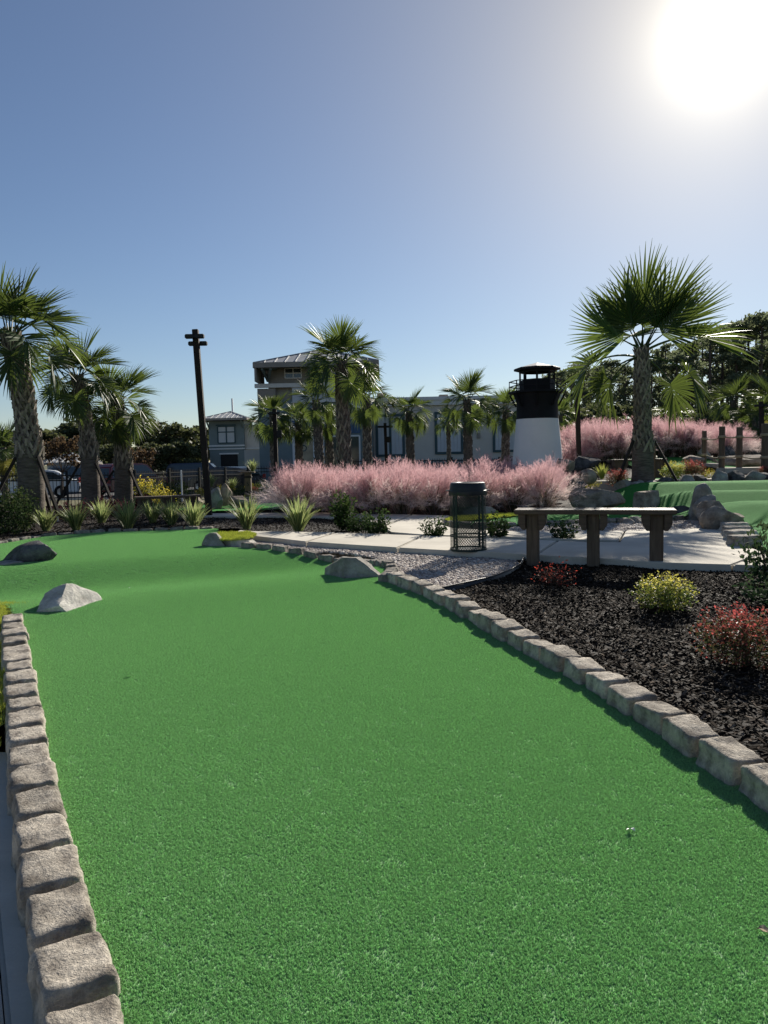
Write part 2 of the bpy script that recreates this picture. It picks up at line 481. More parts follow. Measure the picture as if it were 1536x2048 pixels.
# ------------------------------------------------------------------ builders
def inside(px, py, poly):
    r = np.zeros(px.shape, bool); n = len(poly)
    for i in range(n):
        x1, y1 = poly[i]; x2, y2 = poly[(i + 1) % n]
        if y1 == y2: continue
        c = ((y1 > py) != (y2 > py)) & (px < (x2 - x1) * (py - y1) / (y2 - y1) + x1)
        r ^= c
    return r
def xy(pts, z=0.0):
    return [(p.x, p.y) for p in (P(a, b, z) for a, b in pts)]
def region_mesh(name, poly, hfun, cell, mat):
    xs = [p[0] for p in poly]; ys = [p[1] for p in poly]
    gx = np.arange(min(xs), max(xs) + cell, cell); gy = np.arange(min(ys), max(ys) + cell, cell)
    X, Y = np.meshgrid(gx, gy)
    cx, cy_ = X[:-1, :-1] + cell / 2, Y[:-1, :-1] + cell / 2
    keep = inside(cx, cy_, poly)
    Z = hfun(X, Y)
    nx = len(gx)
    j, i = np.nonzero(keep)
    a = j * nx + i
    f = np.stack([a, a + 1, a + nx + 1, a + nx], 1)
    used, inv = np.unique(f, return_inverse=True)
    v = np.stack([X.ravel(), Y.ravel(), np.broadcast_to(Z, X.shape).ravel()], 1)[used]
    me = bpy.data.meshes.new(name)
    me.from_pydata(v.tolist(), [], inv.reshape(-1, 4).tolist()); me.update()
    me.materials.append(mat); me.shade_smooth()
    return me

def gn_scatter(name, me, density, kind, mat, scale=(0.8, 1.2), seed=1, tilt=0.3, parent=None):
    """an object that spreads small real pieces (fibres, chips, pebbles) over a surface"""
    ng = bpy.data.node_groups.new(name, 'GeometryNodeTree')
    ng.interface.new_socket(name='Geometry', in_out='INPUT', socket_type='NodeSocketGeometry')
    ng.interface.new_socket(name='Geometry', in_out='OUTPUT', socket_type='NodeSocketGeometry')
    N, L = ng.nodes, ng.links
    gi, go = N.new('NodeGroupInput'), N.new('NodeGroupOutput')
    def rnd_vec(lo, hi, s):
        r = N.new('FunctionNodeRandomValue'); r.data_type = 'FLOAT_VECTOR'
        r.inputs[0].default_value = lo; r.inputs[1].default_value = hi
        r.inputs['Seed'].default_value = s
        return r.outputs[0]
    dp = N.new('GeometryNodeDistributePointsOnFaces'); dp.inputs['Density'].default_value = density
    dp.inputs['Seed'].default_value = seed
    L.new(gi.outputs[0], dp.inputs['Mesh'])
    io = N.new('GeometryNodeInstanceOnPoints'); L.new(dp.outputs['Points'], io.inputs['Points'])
    if kind in ('tuft', 'fringe'):
        g = N.new('GeometryNodeMeshGrid'); g.inputs['Size X'].default_value = g.inputs['Size Y'].default_value = 0.05
        g.inputs['Vertices X'].default_value = g.inputs['Vertices Y'].default_value = 2
        d2 = N.new('GeometryNodeDistributePointsOnFaces'); d2.inputs['Density'].default_value = 26000 if kind == 'tuft' else 8000
        d2.inputs['Seed'].default_value = seed + 3
        L.new(g.outputs['Mesh'], d2.inputs['Mesh'])
        c = N.new('GeometryNodeMeshCone'); c.inputs['Vertices'].default_value = 3
        c.inputs['Radius Top'].default_value = 0.0004; c.inputs['Radius Bottom'].default_value = 0.0013 if kind == 'tuft' else 0.003
        c.inputs['Depth'].default_value = 0.0062 if kind == 'tuft' else 0.035
        i2 = N.new('GeometryNodeInstanceOnPoints')
        L.new(d2.outputs['Points'], i2.inputs['Points']); L.new(c.outputs['Mesh'], i2.inputs['Instance'])
        L.new(rnd_vec((-0.8, -0.8, 0), (0.8, 0.8, 6.28), seed + 5), i2.inputs['Rotation'])
        L.new(rnd_vec((0.7, 0.7, 0.6), (1.3, 1.3, 1.3), seed + 6), i2.inputs['Scale'])
        st_ = N.new('GeometryNodeStoreNamedAttribute'); st_.data_type = 'FLOAT'; st_.domain = 'INSTANCE'
        st_.inputs['Name'].default_value = 'shade'
        rv = N.new('FunctionNodeRandomValue'); rv.data_type = 'FLOAT'; rv.inputs['Seed'].default_value = seed + 9
        L.new(rv.outputs[1], [s_ for s_ in st_.inputs if s_.name == 'Value' and s_.enabled][0])
        L.new(i2.outputs[0], st_.inputs['Geometry'])
        rl = N.new('GeometryNodeRealizeInstances'); L.new(st_.outputs[0], rl.inputs[0])
        piece = rl.outputs[0]
    elif kind == 'chip':
        c = N.new('GeometryNodeMeshCube'); c.inputs['Size'].default_value = (0.055, 0.0085, 0.0035)
        piece = c.outputs['Mesh']
    else:
        c = N.new('GeometryNodeMeshIcoSphere'); c.inputs['Radius'].default_value = 0.024; c.inputs['Subdivisions'].default_value = 2
        s = N.new('GeometryNodeSetShadeSmooth'); L.new(c.outputs['Mesh'], s.inputs[0])
        piece = s.outputs[0]
    sm = N.new('GeometryNodeSetMaterial'); sm.inputs['Material'].default_value = mat
    L.new(piece, sm.inputs['Geometry']); L.new(sm.outputs[0], io.inputs['Instance'])
    L.new(rnd_vec((-tilt, -tilt, 0), (tilt, tilt, 6.28), seed + 1), io.inputs['Rotation'])
    if kind == 'chip': L.new(rnd_vec((0.35, 0.5, 0.6), (1.5, 1.7, 1.6), seed + 2), io.inputs['Scale'])
    elif kind == 'pebble': L.new(rnd_vec((0.55, 0.5, 0.4), (1.5, 1.2, 0.95), seed + 2), io.inputs['Scale'])
    else:
        r = N.new('FunctionNodeRandomValue'); r.data_type = 'FLOAT'
        r.inputs[2].default_value, r.inputs[3].default_value = scale
        L.new(r.outputs[1], io.inputs['Scale'])
    L.new(io.outputs[0], go.inputs[0])
    o = inst(name, me, parent)
    md = o.modifiers.new('scatter', 'NODES'); md.node_group = ng
    o['kind'] = 'stuff'
    return o

# --- palm fronds
def frond_mesh(name, elev, seed, mat, petiole=0.75, blade=0.82, nseg=42, spread=118, fold=0.30, droop=1.0):
    rng = random.Random(seed)
    mb = MB()
    e = R(elev); pts = []; p = Vector((0, 0, 0)); steps = 7
    bend = R(30) * droop * (0.45 + 0.55 * math.cos(e))
    for i in range(steps + 1):
        pts.append(p.copy())
        a = e - bend * (i / steps)
        p = p + Vector((math.cos(a), 0, math.sin(a))) * petiole / steps
    mb.tube(pts, [0.022 - 0.012 * i / steps for i in range(steps + 1)], 5)
    a0 = e - bend
    Y = Vector((0, 1, 0)); G = Vector((0, 0, -1))
    hast = pts[-1]
    for i in range(nseg):
        f = i / (nseg - 1) * 2 - 1
        ph = R(spread) * f + rng.uniform(-0.03, 0.03)
        t = 1 - abs(f) ** 0.8
        ac = a0 - R(38) * t * droop
        c = Vector((math.cos(ac), 0, math.sin(ac))); u = Vector((-math.sin(ac), 0, math.cos(ac)))
        am = a0 - R(19) * t * droop
        start = hast + Vector((math.cos(am), 0, math.sin(am))) * 0.30 * blade * t
        d = (c * math.cos(ph) + Y * math.sin(ph) + u * fold * abs(math.sin(ph))).normalized()
        L = blade * (1.0 - 0.30 * abs(f)) * rng.uniform(0.9, 1.08)
        k = droop * rng.uniform(0.35, 1.35)
        q = start.copy(); n = 6; prev = None
        dph = 2 * R(spread) / nseg
        nrm = d.cross(Y if abs(d.y) < 0.8 else c).normalized()
        side0 = d.cross(nrm).normalized()
        tw = rng.uniform(-0.3, 0.3) + (0.42 if i % 2 else -0.42)
        vs = []
        for s in range(n + 1):
            x = s / n
            dd = (d + G * (k * 1.05 * max(0, x - 0.30) ** 1.6)).normalized()
            r = x * L
            w = min(r * dph * 0.56 + 0.006, 0.029) * (1 if x < 0.48 else max(0.06, 1 - ((x - 0.48) / 0.52) ** 0.85))
            sd = (side0 * math.cos(tw) + nrm * math.sin(tw))
            vs.append(q + sd * w); vs.append(q - sd * w)
            q = q + dd * (L / n)
        fs = [(2 * s, 2 * s + 1, 2 * s + 3, 2 * s + 2) for s in range(n)]
        mb.add(vs, fs)
    return mb.mesh(name, mat, False)
ELEVS = [84, 68, 50, 32, 14, -6, -28]
FROND = {}
for i, e in enumerate(ELEVS):
    FROND[e] = [frond_mesh('frond', e, 10 * i + s, M['frond'], {84: .42, 68: .46, 50: .56, 32: .68}.get(e, .80), {84: 1.04, 68: 1.02, 50: .96, 32: .88}.get(e, .80), droop=(0.55 if e > 60 else 0.85 if e > 30 else 1.1) * (1, 1.25)[s], fold=(0.30, 0.42)[s], spread={84: 74, 68: 84, 50: 96}.get(e, 116)) for s in range(2)]
FROND_DRY = [frond_mesh('frond', -28, 91, M['frond_dry'], droop=1.3), frond_mesh('frond', 14, 92, M['frond_dry'], droop=1.3)]
def boot_mesh(seed):
    rng = random.Random(seed); mb = MB()
    # an old leaf base: two straps that leave the trunk and meet in a cut tip (x = out, z = up)
    for s in (-1, 1):
        base = Vector((-0.012, s * 0.120, -0.05)); mid = Vector((0.028, s * 0.058, 0.09)); tip = Vector((0.068 + rng.uniform(-.02, .03), s * 0.014, 0.215 + rng.uniform(-.02, .04)))
        ws = (0.040, 0.034, 0.028); vs = []
        for p, w in zip((base, mid, tip), ws):
            vs += [p + Vector((0.012, -w, 0)), p + Vector((0.012, w, 0)), p + Vector((-0.014, w, 0.0)), p + Vector((-0.014, -w, 0.0))]
        fs = []
        for i in range(2):
            for k in range(4): fs.append((i * 4 + k, i * 4 + (k + 1) % 4, i * 4 + 4 + (k + 1) % 4, i * 4 + 4 + k))
        fs += [(8, 9, 10, 11)]
        mb.add(vs, fs)
    return mb.mesh('boot', M['boot'])
BOOTS = [boot_mesh(s) for s in range(4)]
def palm(label, base, top, r0, r1, group, nf=24, size=1.0, boots=60, boot_from=0.30, seed=1, fronds=None, bow=0.0, joined_boots=False, dry=2, low=-45, props=False, boot_size=1.0):
    rng = random.Random(seed)
    base, top = Vector(base), Vector(top)
    t = thing('palm_tree', label, 'palm tree', base, 0, group)
    ax = top - base; H = ax.length
    def at(s):
        return ax * s + Vector((bow * math.sin(PI * s), 0, 0))
    n = 22
    def rad(s):
        r = (r0 * 1.18 if s < 0.02 else r0) * (1 - s) + r1 * s
        return r if not boots else r * (1 - 0.20 * float(smooth(boot_from - 0.02, boot_from + 0.10, s)))
    mb = MB(); mb.tube([at(i / n) - (Vector((0, 0, 0.12)) if i == 0 else Vector()) for i in range(n + 1)], [rad(i / n) for i in range(n + 1)], 14)
    mb.build('trunk', M['palm_bark'], t, True)
    ga = PI * (3 - math.sqrt(5))
    jb = MB()
    for i in range(boots):
        s = boot_from - 0.045 + (1.045 - boot_from) * (i + 0.5) / boots
        a = i * ga + rng.uniform(-.12, .12)
        p = at(s); r = rad(s) * 0.97
        loc = p + Vector((math.cos(a) * r, math.sin(a) * r, 0))
        sc = boot_size * (0.40 + 1.75 * r) * rng.uniform(0.9, 1.12) * (0.8 if s > 0.85 else 1)
        lean = rng.uniform(-0.22, 0.02) + (0.12 if s > 0.85 else 0)
        if joined_boots:
            mat = Matrix.Translation(loc) @ Matrix.Rotation(a, 4, 'Z') @ Matrix.Rotation(lean, 4, 'Y') @ Matrix.Diagonal((sc, sc, sc, 1))
            me = BOOTS[i % 4]
            jb.add([mat @ v.co for v in me.vertices], [tuple(f.vertices) for f in me.polygons])
        else:
            inst('boot', BOOTS[i % 4], t, loc, (0, lean, a), sc)
    if joined_boots and boots:
        o = jb.build('boots_pattern', M['boot'], t); o.name = 'boot_lattice'; o['kind'] = 'stuff'
    if fronds is None:
        fronds = []
        for i in range(nf):
            u = (i + 0.5) / nf
            e = 86 - (86 - low) * u ** 0.92 + rng.uniform(-8, 8)
            fronds.append((math.degrees(i * ga) + rng.uniform(-14, 14), e, rng.uniform(0.88, 1.12)))
    for i, (az, e, s, *roll) in enumerate(fronds):
        el = min(ELEVS, key=lambda q: abs(q - e))
        me = FROND_DRY[0 if e < 0 else 1] if (i >= len(fronds) - dry) else FROND[el][i % 2]
        off = Vector((math.cos(R(az)), math.sin(R(az)), 0)) * r1 * 0.5
        inst('frond', me, t, at(1.0) + off + Vector((0, 0, -0.05 if e > 20 else -0.16)) * size, (R(roll[0]) if roll else rng.uniform(-.12, .12), R(el - e) * 0.7, R(az)), s * size)
    if props:
        for a in (200, 330, 90):
            b = MB(); a_ = R(a)
            p1 = at(0.32) + Vector((math.cos(a_), math.sin(a_), 0)) * r0; p2 = Vector((math.cos(a_) * 0.75, math.sin(a_) * 0.75, -0.02))
            b.bar(p1, p2, 0.05); b.build('brace', M['pole_wood'], t)
    return t

# --- rocks
def rock_mesh(name, size, seed, mat, cuts=9, sub=4, rough=0.032, flat_top=None, planes=(), cd=(0.52, 0.85)):
    rng = random.Random(seed)
    bm = bmesh.new()
    bmesh.ops.create_icosphere(bm, subdivisions=sub, radius=1.0)
    pl = [(Vector(n).normalized(), d) for n, d in planes]
    for _ in range(cuts):
        n = Vector((rng.gauss(0, 1), rng.gauss(0, 1), rng.gauss(0, 0.8))).normalized()
        pl.append((n, rng.uniform(*cd)))
    if flat_top is not None: pl.append((Vector((rng.uniform(-.15, .15), rng.uniform(-.15, .15), 1)).normalized(), flat_top))
    for v in bm.verts:
        for _ in range(2):
            for n, d in pl:
                k = v.co.dot(n) - d
                if k > 0: v.co -= n * k
    off = Vector((seed * 3.7, seed * 1.3, 0))
    for v in bm.verts:
        nn = mnoise.fractal(v.co * 2.3 + off, 1.0, 2.0, 4)
        n2 = mnoise.noise(Vector((v.co.x * 1.5, v.co.y * 1.5, v.co.z * 9)) + off)
        v.co += v.co.normalized() * (nn * rough + n2 * rough * 0.25)
        v.co = Vector((v.co.x * size[0], v.co.y * size[1], v.co.z * size[2]))
    me = bpy.data.meshes.new(name); bm.to_mesh(me); bm.free()
    me.materials.append(mat); me.shade_smooth(); me.set_sharp_from_angle(angle=R(24))
    return me
def rock(label, loc, size, seed, mat, rz=0.0, tilt=(0, 0), group=None, **k):
    o = inst('rock', rock_mesh('rock', size, seed, M[mat], **k), None, loc, (tilt[0], tilt[1], rz))
    return tag(o, label, 'rock', group)

# --- stone edging
def stone_mesh(seed, L, W, H, mat, rad=0.019, rough=0.011):
    bm = bmesh.new(); bmesh.ops.create_cube(bm, size=1.0)
    bmesh.ops.subdivide_edges(bm, edges=list(bm.edges), cuts=9, use_grid_fill=True)
    rng = random.Random(seed)
    tx, ty = rng.uniform(0.03, 0.09), rng.uniform(0.05, 0.13); sk = [rng.uniform(-.07, .07) for _ in range(4)]
    hx, hy, hz = L / 2, W / 2, H / 2
    off = Vector((seed * 2.1, 0, seed))
    for v in bm.verts:
        # spread the grid towards the edges, then round the box
        p = Vector([math.copysign(min(1, abs(q * 2)) ** 0.75, q) for q in v.co])
        p = Vector((p.x * hx, p.y * hy, p.z * hz))
        q = Vector((max(-hx + rad, min(hx - rad, p.x)), max(-hy + rad, min(hy - rad, p.y)), max(-hz + rad, min(hz - rad, p.z))))
        dd = p - q
        if dd.length > 1e-6: p = q + dd.normalized() * rad
        t = (p.z + hz) / H
        p.x *= 1 - tx * t; p.y *= 1 - ty * t
        p.x += sk[0] * p.y + sk[1] * p.z * .5; p.y += sk[2] * p.x * .4; p.z += sk[3] * p.x * .5
        n = dd.normalized() if dd.length > 1e-6 else Vector((0, 0, 1))
        k = mnoise.noise(p * 14 + off) * rough + mnoise.fractal(p * 42 + off, 1.0, 2.0, 3) * rough * 0.45
        v.co = p + n * k
    bmesh.ops.recalc_face_normals(bm, faces=bm.faces)
    me = bpy.data.meshes.new('stone'); bm.to_mesh(me); bm.free()
    me.materials.append(mat); me.shade_smooth()
    return me
STONES = {}
for key, matk in (('a', 'edging'), ('b', 'edging_grey')):
    STONES[key] = [stone_mesh(s + (20 if key == 'b' else 0), 0.232, 0.165, 0.17, M[matk]) for s in range(8)]
def offset(pts, dist):
    out = []
    for i, p in enumerate(pts):
        a, b = Vector(pts[max(i - 1, 0)]), Vector(pts[min(i + 1, len(pts) - 1)])
        t = (b - a).normalized(); out.append((p[0] - t.y * dist, p[1] + t.x * dist))
    return out
def resample(pts, step):
    out = [Vector(pts[0])]; acc = 0.0
    for a, b in zip(pts[:-1], pts[1:]):
        a, b = Vector(a), Vector(b); L = (b - a).length; s = step - acc
        while s <= L:
            out.append(a + (b - a) * (s / L)); s += step
        acc = (acc + L) % step if L < step else L - (s - step)
    return out
def edging(label, pts, zfun, top, side, key='a', step=0.24, width=1.0, seed=3, cat='stone edging', jit=1.0):
    """pts: the inner foot line (x, y); stones stand on its SIDE (+1 left of travel)"""
    rng = random.Random(seed)
    p = resample([(x, y, 0) for x, y in pts], step)
    c = p[len(p) // 2]
    t = thing('stone_edging', label, cat, (c.x, c.y, 0))
    for i in range(len(p) - 1):
        a, b = p[i], p[i + 1]; d = (b - a).normalized(); nrm = Vector((-d.y, d.x, 0)) * side
        m = (a + b) / 2 + nrm * 0.066 * width
        z = zfun(m.x, m.y) + top - 0.085 + rng.uniform(-.010, .010) * jit
        lat = nrm * rng.uniform(-.009, .012) * jit
        inst('stone', STONES[key][rng.randrange(8)], t, (m.x - c.x + lat.x, m.y - c.y + lat.y, z),
             (rng.uniform(-.05, .05) * jit, rng.uniform(-.05, .05) * jit, math.atan2(d.y, d.x) + rng.uniform(-.09, .09) * jit + (PI if rng.random() < .5 else 0)),
             ((step / 0.24) * rng.uniform(0.88, 0.98), width * rng.uniform(0.90, 1.10), rng.uniform(0.93, 1.07)))
    return t

# --- plants
def flax_mesh(seed, n=70, h=0.5, spread=0.34, w=0.010, pal=((0.055, 0.095, 0.035), (0.42, 0.44, 0.17))):
    rng = random.Random(seed); mb = MB()
    for i in range(n):
        a = rng.uniform(0, 2 * PI); lean = rng.uniform(0.08, 1.0) ** 0.8
        L = h * rng.uniform(0.75, 1.15); d = Vector((math.cos(a), math.sin(a), 0)); s = Vector((-d.y, d.x, 0))
        p = d * rng.uniform(0, 0.06); ang = PI / 2 - lean * 0.55; steps = 5
        k = rng.random(); var = rng.uniform(0.8, 1.2)
        dark, pale = pal
        vs, cols = [], []
        for j in range(steps + 1):
            x = j / steps; ww = w * (0.6 + 0.8 * x if x < 0.5 else 2.0 * (1 - x) * 1.0 + 0.02)
            vs += [p - s * ww, p - s * ww * 0.45, p + s * ww * 0.45 + Vector((0, 0, 0.001)), p + s * ww]
            cols += [pale, dark, dark, pale]
            aa = ang - lean * 1.15 * x ** 1.6
            p = p + (d * math.cos(aa) + Vector((0, 0, 1)) * math.sin(aa)) * L / steps
        n0 = len(mb.v)
        fs = [(4 * j + q, 4 * j + q + 1, 4 * j + q + 5, 4 * j + q + 4) for j in range(steps) for q in range(3)]
        mb.add(vs, fs)
        mb.c.extend([tuple(ch * var for ch in c) for c in cols])
    return mb.mesh('blades', M['tint_leaf'])
def shrub_mesh(seed, n, r, leaf, cols, up=0.5, mat='tint_leaf', top=None, clumpy=0.5, hollow=0.35):
    """leaf-sized faces gathered in sprays through an egg-shaped crown; r = (rx, ry, rz); cols = list of tints (last ones towards the shoot tips)"""
    rng = random.Random(seed); mb = MB()
    nc = max(6, int(n / 14))
    for c in range(nc):
        while True:
            v = Vector((rng.uniform(-1, 1), rng.uniform(-1, 1), rng.uniform(-1, 1)))
            if hollow < v.length < 1: break
        v *= rng.uniform(0.85, 1.1)
        cen = Vector((v.x * r[0], v.y * r[1], (v.z + 1) * r[2] * 0.98))
        out = (v + Vector((0, 0, up))).normalized()
        tipness = max(0, v.z) * rng.uniform(0.5, 1.2)
        for k in range(14):
            t = k / 13
            p = cen + out * (t - 0.5) * leaf * 4.5 + Vector((rng.gauss(0, 1), rng.gauss(0, 1), rng.gauss(0, 1))) * leaf * clumpy
            if p.z < 0.01: p.z = rng.uniform(0.01, 0.05)
            d = (out * 0.5 + Vector((rng.gauss(0, 1), rng.gauss(0, 1), rng.gauss(0, 0.8)))).normalized()
            s = d.cross(Vector((rng.gauss(0, 1), rng.gauss(0, 1), rng.gauss(0, 1)))).normalized()
            L = leaf * rng.uniform(0.7, 1.3); w = L * 0.26
            nn = d.cross(s) * L * 0.06
            f = min(0.999, max(0, 0.25 + 0.75 * (tipness * 0.6 + t * 0.4) + rng.uniform(-0.25, 0.25)))
            col = cols[int(f * len(cols))]
            var = rng.uniform(0.75, 1.25)
            mb.add([p, p + d * L * 0.5 + s * w + nn, p + d * L, p + d * L * 0.5 - s * w + nn], [(0, 1, 2, 3)], tuple(ch * var for ch in col))
    return mb.mesh('foliage', M[mat])
def stems_mesh(seed, n, r, h, rad=0.006):
    rng = random.Random(seed); mb = MB()
    for i in range(n):
        a = rng.uniform(0, 2 * PI); k = rng.uniform(0.2, 0.85)
        p1 = Vector((math.cos(a) * r * k, math.sin(a) * r * k, h * rng.uniform(0.6, 1.0)))
        mb.tube([Vector((math.cos(a) * 0.03, math.sin(a) * 0.03, -0.03)), p1 * 0.5 + Vector((0, 0, h * 0.1)), p1], [rad, rad * 0.8, rad * 0.4], 4)
    return mb.mesh('stem', M['twig'])
def plant(name, label, cat, loc, foliage, stems=None, rz=0.0, sc=1.0, group=None, part='foliage'):
    t = thing(name, label, cat, loc, rz, group)
    t.scale = (sc, sc, sc) if isinstance(sc, (int, float)) else sc
    o = inst(part, foliage, t); o['kind'] = 'stuff'
    if stems: inst('stem', stems, t)
    return t
def muhly_meshes(seed, tall=1.0):
    rng = random.Random(seed); pk, lf = MB(), MB()
    for i in range(420):          # arching base blades
        a = rng.uniform(0, 2 * PI); lean = rng.uniform(0.15, 1.2); L = rng.uniform(0.5, 0.9) * tall
        d = Vector((math.cos(a), math.sin(a), 0)); s = Vector((-d.y, d.x, 0)); p = d * rng.uniform(0, 0.12); n = 5; vs = []
        for j in range(n + 1):
            x = j / n; w = 0.0032 * (1 - x) + 0.0006
            vs += [p - s * w, p + s * w]
            aa = PI / 2 - lean * 0.35 - lean * 1.35 * x ** 1.3
            p = p + (d * math.cos(aa) + Vector((0, 0, 1)) * math.sin(aa)) * L / n
        lf.add(vs, [(2 * j, 2 * j + 1, 2 * j + 3, 2 * j + 2) for j in range(n)])
    old = MB()
    bunches = [(rng.uniform(0, 2 * PI), abs(rng.gauss(0, 0.40)), rng.uniform(0.78, 1.14)) for _ in range(15)]
    for i in range(215):          # flower stems with misty branchlets, gathered in bunches
        isold = rng.random() < 0.34
        if isold:
            a = rng.uniform(0, 2 * PI); lean = rng.uniform(0.45, 1.15); L = rng.uniform(0.65, 0.9) * tall
        else:
            a0_, l0_, h0_ = rng.choice(bunches)
            a = a0_ + rng.gauss(0, 0.28); lean = max(0, l0_ + rng.gauss(0, 0.10)); L = h0_ * rng.uniform(0.82, 1.04) * tall * (1 - 0.1 * min(lean, 1))
        mb = old if isold else pk
        d = Vector((math.cos(a), math.sin(a), 0)); s = Vector((-d.y, d.x, 0)); p = d * rng.uniform(0, 0.16); n = 7; pts = []
        for j in range(n + 1):
            pts.append(p.copy()); x = j / n
            aa = PI / 2 - lean * 0.8 - lean * (1.0 if isold else 0.5) * x ** 1.5
            p = p + (d * math.cos(aa) + Vector((0, 0, 1)) * math.sin(aa)) * L / n
        for j in range(n):
            w = 0.0012
            mb.add([pts[j] - s * w, pts[j] + s * w, pts[j + 1] + s * w, pts[j + 1] - s * w], [(0, 1, 2, 3)])
        for b in range(34):
            x = rng.uniform(0.52, 1.0); j = min(n - 1, int(x * n)); q = pts[j].lerp(pts[j + 1], x * n - j)
            up = (pts[j + 1] - pts[j]).normalized()
            dd = (up * 1.15 + Vector((rng.gauss(0, 1), rng.gauss(0, 1), rng.gauss(0, 1))) * 0.55).normalized()
            LL = rng.uniform(0.06, 0.15) * tall * (1.15 - 0.6 * abs(x - 0.65)); sd = dd.cross(Vector((rng.gauss(0, 1), rng.gauss(0, 1), rng.gauss(0, 1)))).normalized() * 0.0021
            mb.add([q - sd * 0.6, q + dd * LL * 0.6 + sd, q + dd * LL, q + dd * LL * 0.6 - sd], [(0, 1, 2, 3)])
    return pk.mesh('plume', M['muhly_pink']), old.mesh('faded_plume', M['muhly_pale']), lf.mesh('blade_tuft', M['muhly_leaf'])
MUHLY = [muhly_meshes(s) for s in range(4)]
def muhly(i, label, group, loc, sc, rz):
    t = thing('muhly_grass', label, 'ornamental grass', loc, rz, group); t.scale = sc
    a, b, c = MUHLY[i % 4]
    for nm, me in (('plume', a), ('faded_plume', b), ('blade_tuft', c)):
        o = inst(nm, me, t); o['kind'] = 'stuff'
    return t

# --- trees
def crown_mesh(seed, blobs, n, leaf, mat, flat=0.75, needle=False):
    rng = random.Random(seed); mb = MB()
    for bx, by, bz, br in blobs:
        m = int(n * br * br)
        sub = [Vector((rng.gauss(0, 1), rng.gauss(0, 1), rng.gauss(0, 1))).normalized() * rng.uniform(0.3, 1.0) for _ in range(max(8, int(16 * br ** .5)))]
        for i in range(m):
            s = rng.choice(sub)
            v = s + Vector((rng.gauss(0, 1), rng.gauss(0, 1), rng.gauss(0, 0.7))) * (0.30 if needle else 0.21)
            p = Vector((bx + v.x * br, by + v.y * br, bz + v.z * br * flat))
            d = Vector((rng.gauss(0, 1), rng.gauss(0, 1), rng.gauss(0, 1) + (0.6 if needle else 0))).normalized()
            q = d.cross(Vector((rng.gauss(0, 1), rng.gauss(0, 1), rng.gauss(0, 1)))).normalized()
            L = leaf * rng.uniform(0.6, 1.3); w = L * (0.30 if needle else 0.55)
            mb.add([p - d * L / 2, p + q * w, p + d * L / 2, p - q * w], [(0, 1, 2, 3)])
    return mb.mesh('crown', M[mat])
def limbs_mesh(seed, trunk_pts, rads, blobs, mat='pine_bark', lr=0.05):
    mb = MB(); mb.tube(trunk_pts, rads, 8)
    rng = random.Random(seed)
    top = Vector(trunk_pts[-1]); bot = Vector(trunk_pts[0])
    for bx, by, bz, br in blobs:
        s = Vector((0, 0, 0)); f = min(0.97, max(0.3, (bz - br * 0.6 - bot.z) / max(0.1, top.z - bot.z)))
        k = f * (len(trunk_pts) - 1); i = int(min(k, len(trunk_pts) - 2)); s = Vector(trunk_pts[i]).lerp(Vector(trunk_pts[i + 1]), k - i)
        e = Vector((bx, by, bz)); m = s.lerp(e, 0.5) + Vector((0, 0, -0.1))
        mb.tube([s, m, e], [lr, lr * 0.7, lr * 0.3], 5)
    return mb.mesh('trunk', M[mat], True)
def tree_kind(seed, kind):
    rng = random.Random(seed); blobs = []
    if kind == 'pine':        # unit height 10: bare straight trunk, irregular crown on the upper half
        n = rng.randint(9, 12)
        for i in range(n):
            z = 5.2 + 4.4 * (i / (n - 1)) + rng.uniform(-.3, .3); reach = (1.7 - 1.1 * max(0, (z - 6.5) / 3.5)) * rng.uniform(0.5, 1.25)
            a = i * 2.4 + rng.uniform(-.5, .5)
            blobs.append((math.cos(a) * reach, math.sin(a) * reach, z, rng.uniform(0.38, 0.8)))
        blobs.append((0.1, 0, 9.6, 0.55))
        tr = [(0, 0, -0.3), (rng.uniform(-.1, .1), 0, 3), (rng.uniform(-.15, .15), 0, 6), (rng.uniform(-.1, .1), 0, 9.5)]
        return crown_mesh(seed, blobs, 400, 0.26, 'pine_leaf', 0.62, True), limbs_mesh(seed, tr, [0.17, 0.15, 0.11, 0.04], blobs)
    if kind == 'round':       # unit height 8
        for i in range(11):
            a = i * 2.4; r = rng.uniform(0.6, 2.3); z = rng.uniform(2.6, 6.6) - 0.35 * r
            blobs.append((math.cos(a) * r, math.sin(a) * r, z, rng.uniform(0.9, 1.45)))
        tr = [(0, 0, -0.3), (0.1, 0, 1.2), (0, 0.1, 3), (0, 0, 5.5)]
        return crown_mesh(seed, blobs, 260, 0.34, 'oak_leaf', 0.8), limbs_mesh(seed, tr, [0.3, 0.24, 0.18, 0.06], blobs, lr=0.09)
    if kind == 'rust':        # unit height 3, many bare stems below
        for i in range(9):
            a = i * 2.4; r = rng.uniform(0.3, 1.15)
            blobs.append((math.cos(a) * r, math.sin(a) * r, rng.uniform(1.7, 2.6), rng.uniform(0.35, 0.6)))
        tr = [(0, 0, -0.2), (0, 0, 0.5), (0.05, 0, 1.2)]
        return crown_mesh(seed, blobs, 900, 0.11, 'rust_leaf', 0.75), limbs_mesh(seed, tr, [0.07, 0.06, 0.04], blobs, lr=0.025)
TREES = {k: [tree_kind(s + 5, k) for s in range(m)] for k, m in (('pine', 4), ('round', 3), ('rust', 1))}
def tree(kind, i, label, loc, h, group=None, rz=0.0, wide=1.0):
    unit = {'pine': 10.0, 'round': 8.0, 'rust': 3.0}[kind]
    cr, tr = TREES[kind][i % len(TREES[kind])]
    t = thing({'pine': 'pine_tree', 'round': 'broadleaf_tree', 'rust': 'ornamental_tree'}[kind], label, 'tree', loc, rz, group)
    s = h / unit; t.scale = (s * wide, s * wide, s)
    inst('trunk', tr, t)
    o = inst('crown', cr, t); o['kind'] = 'stuff'
    return t

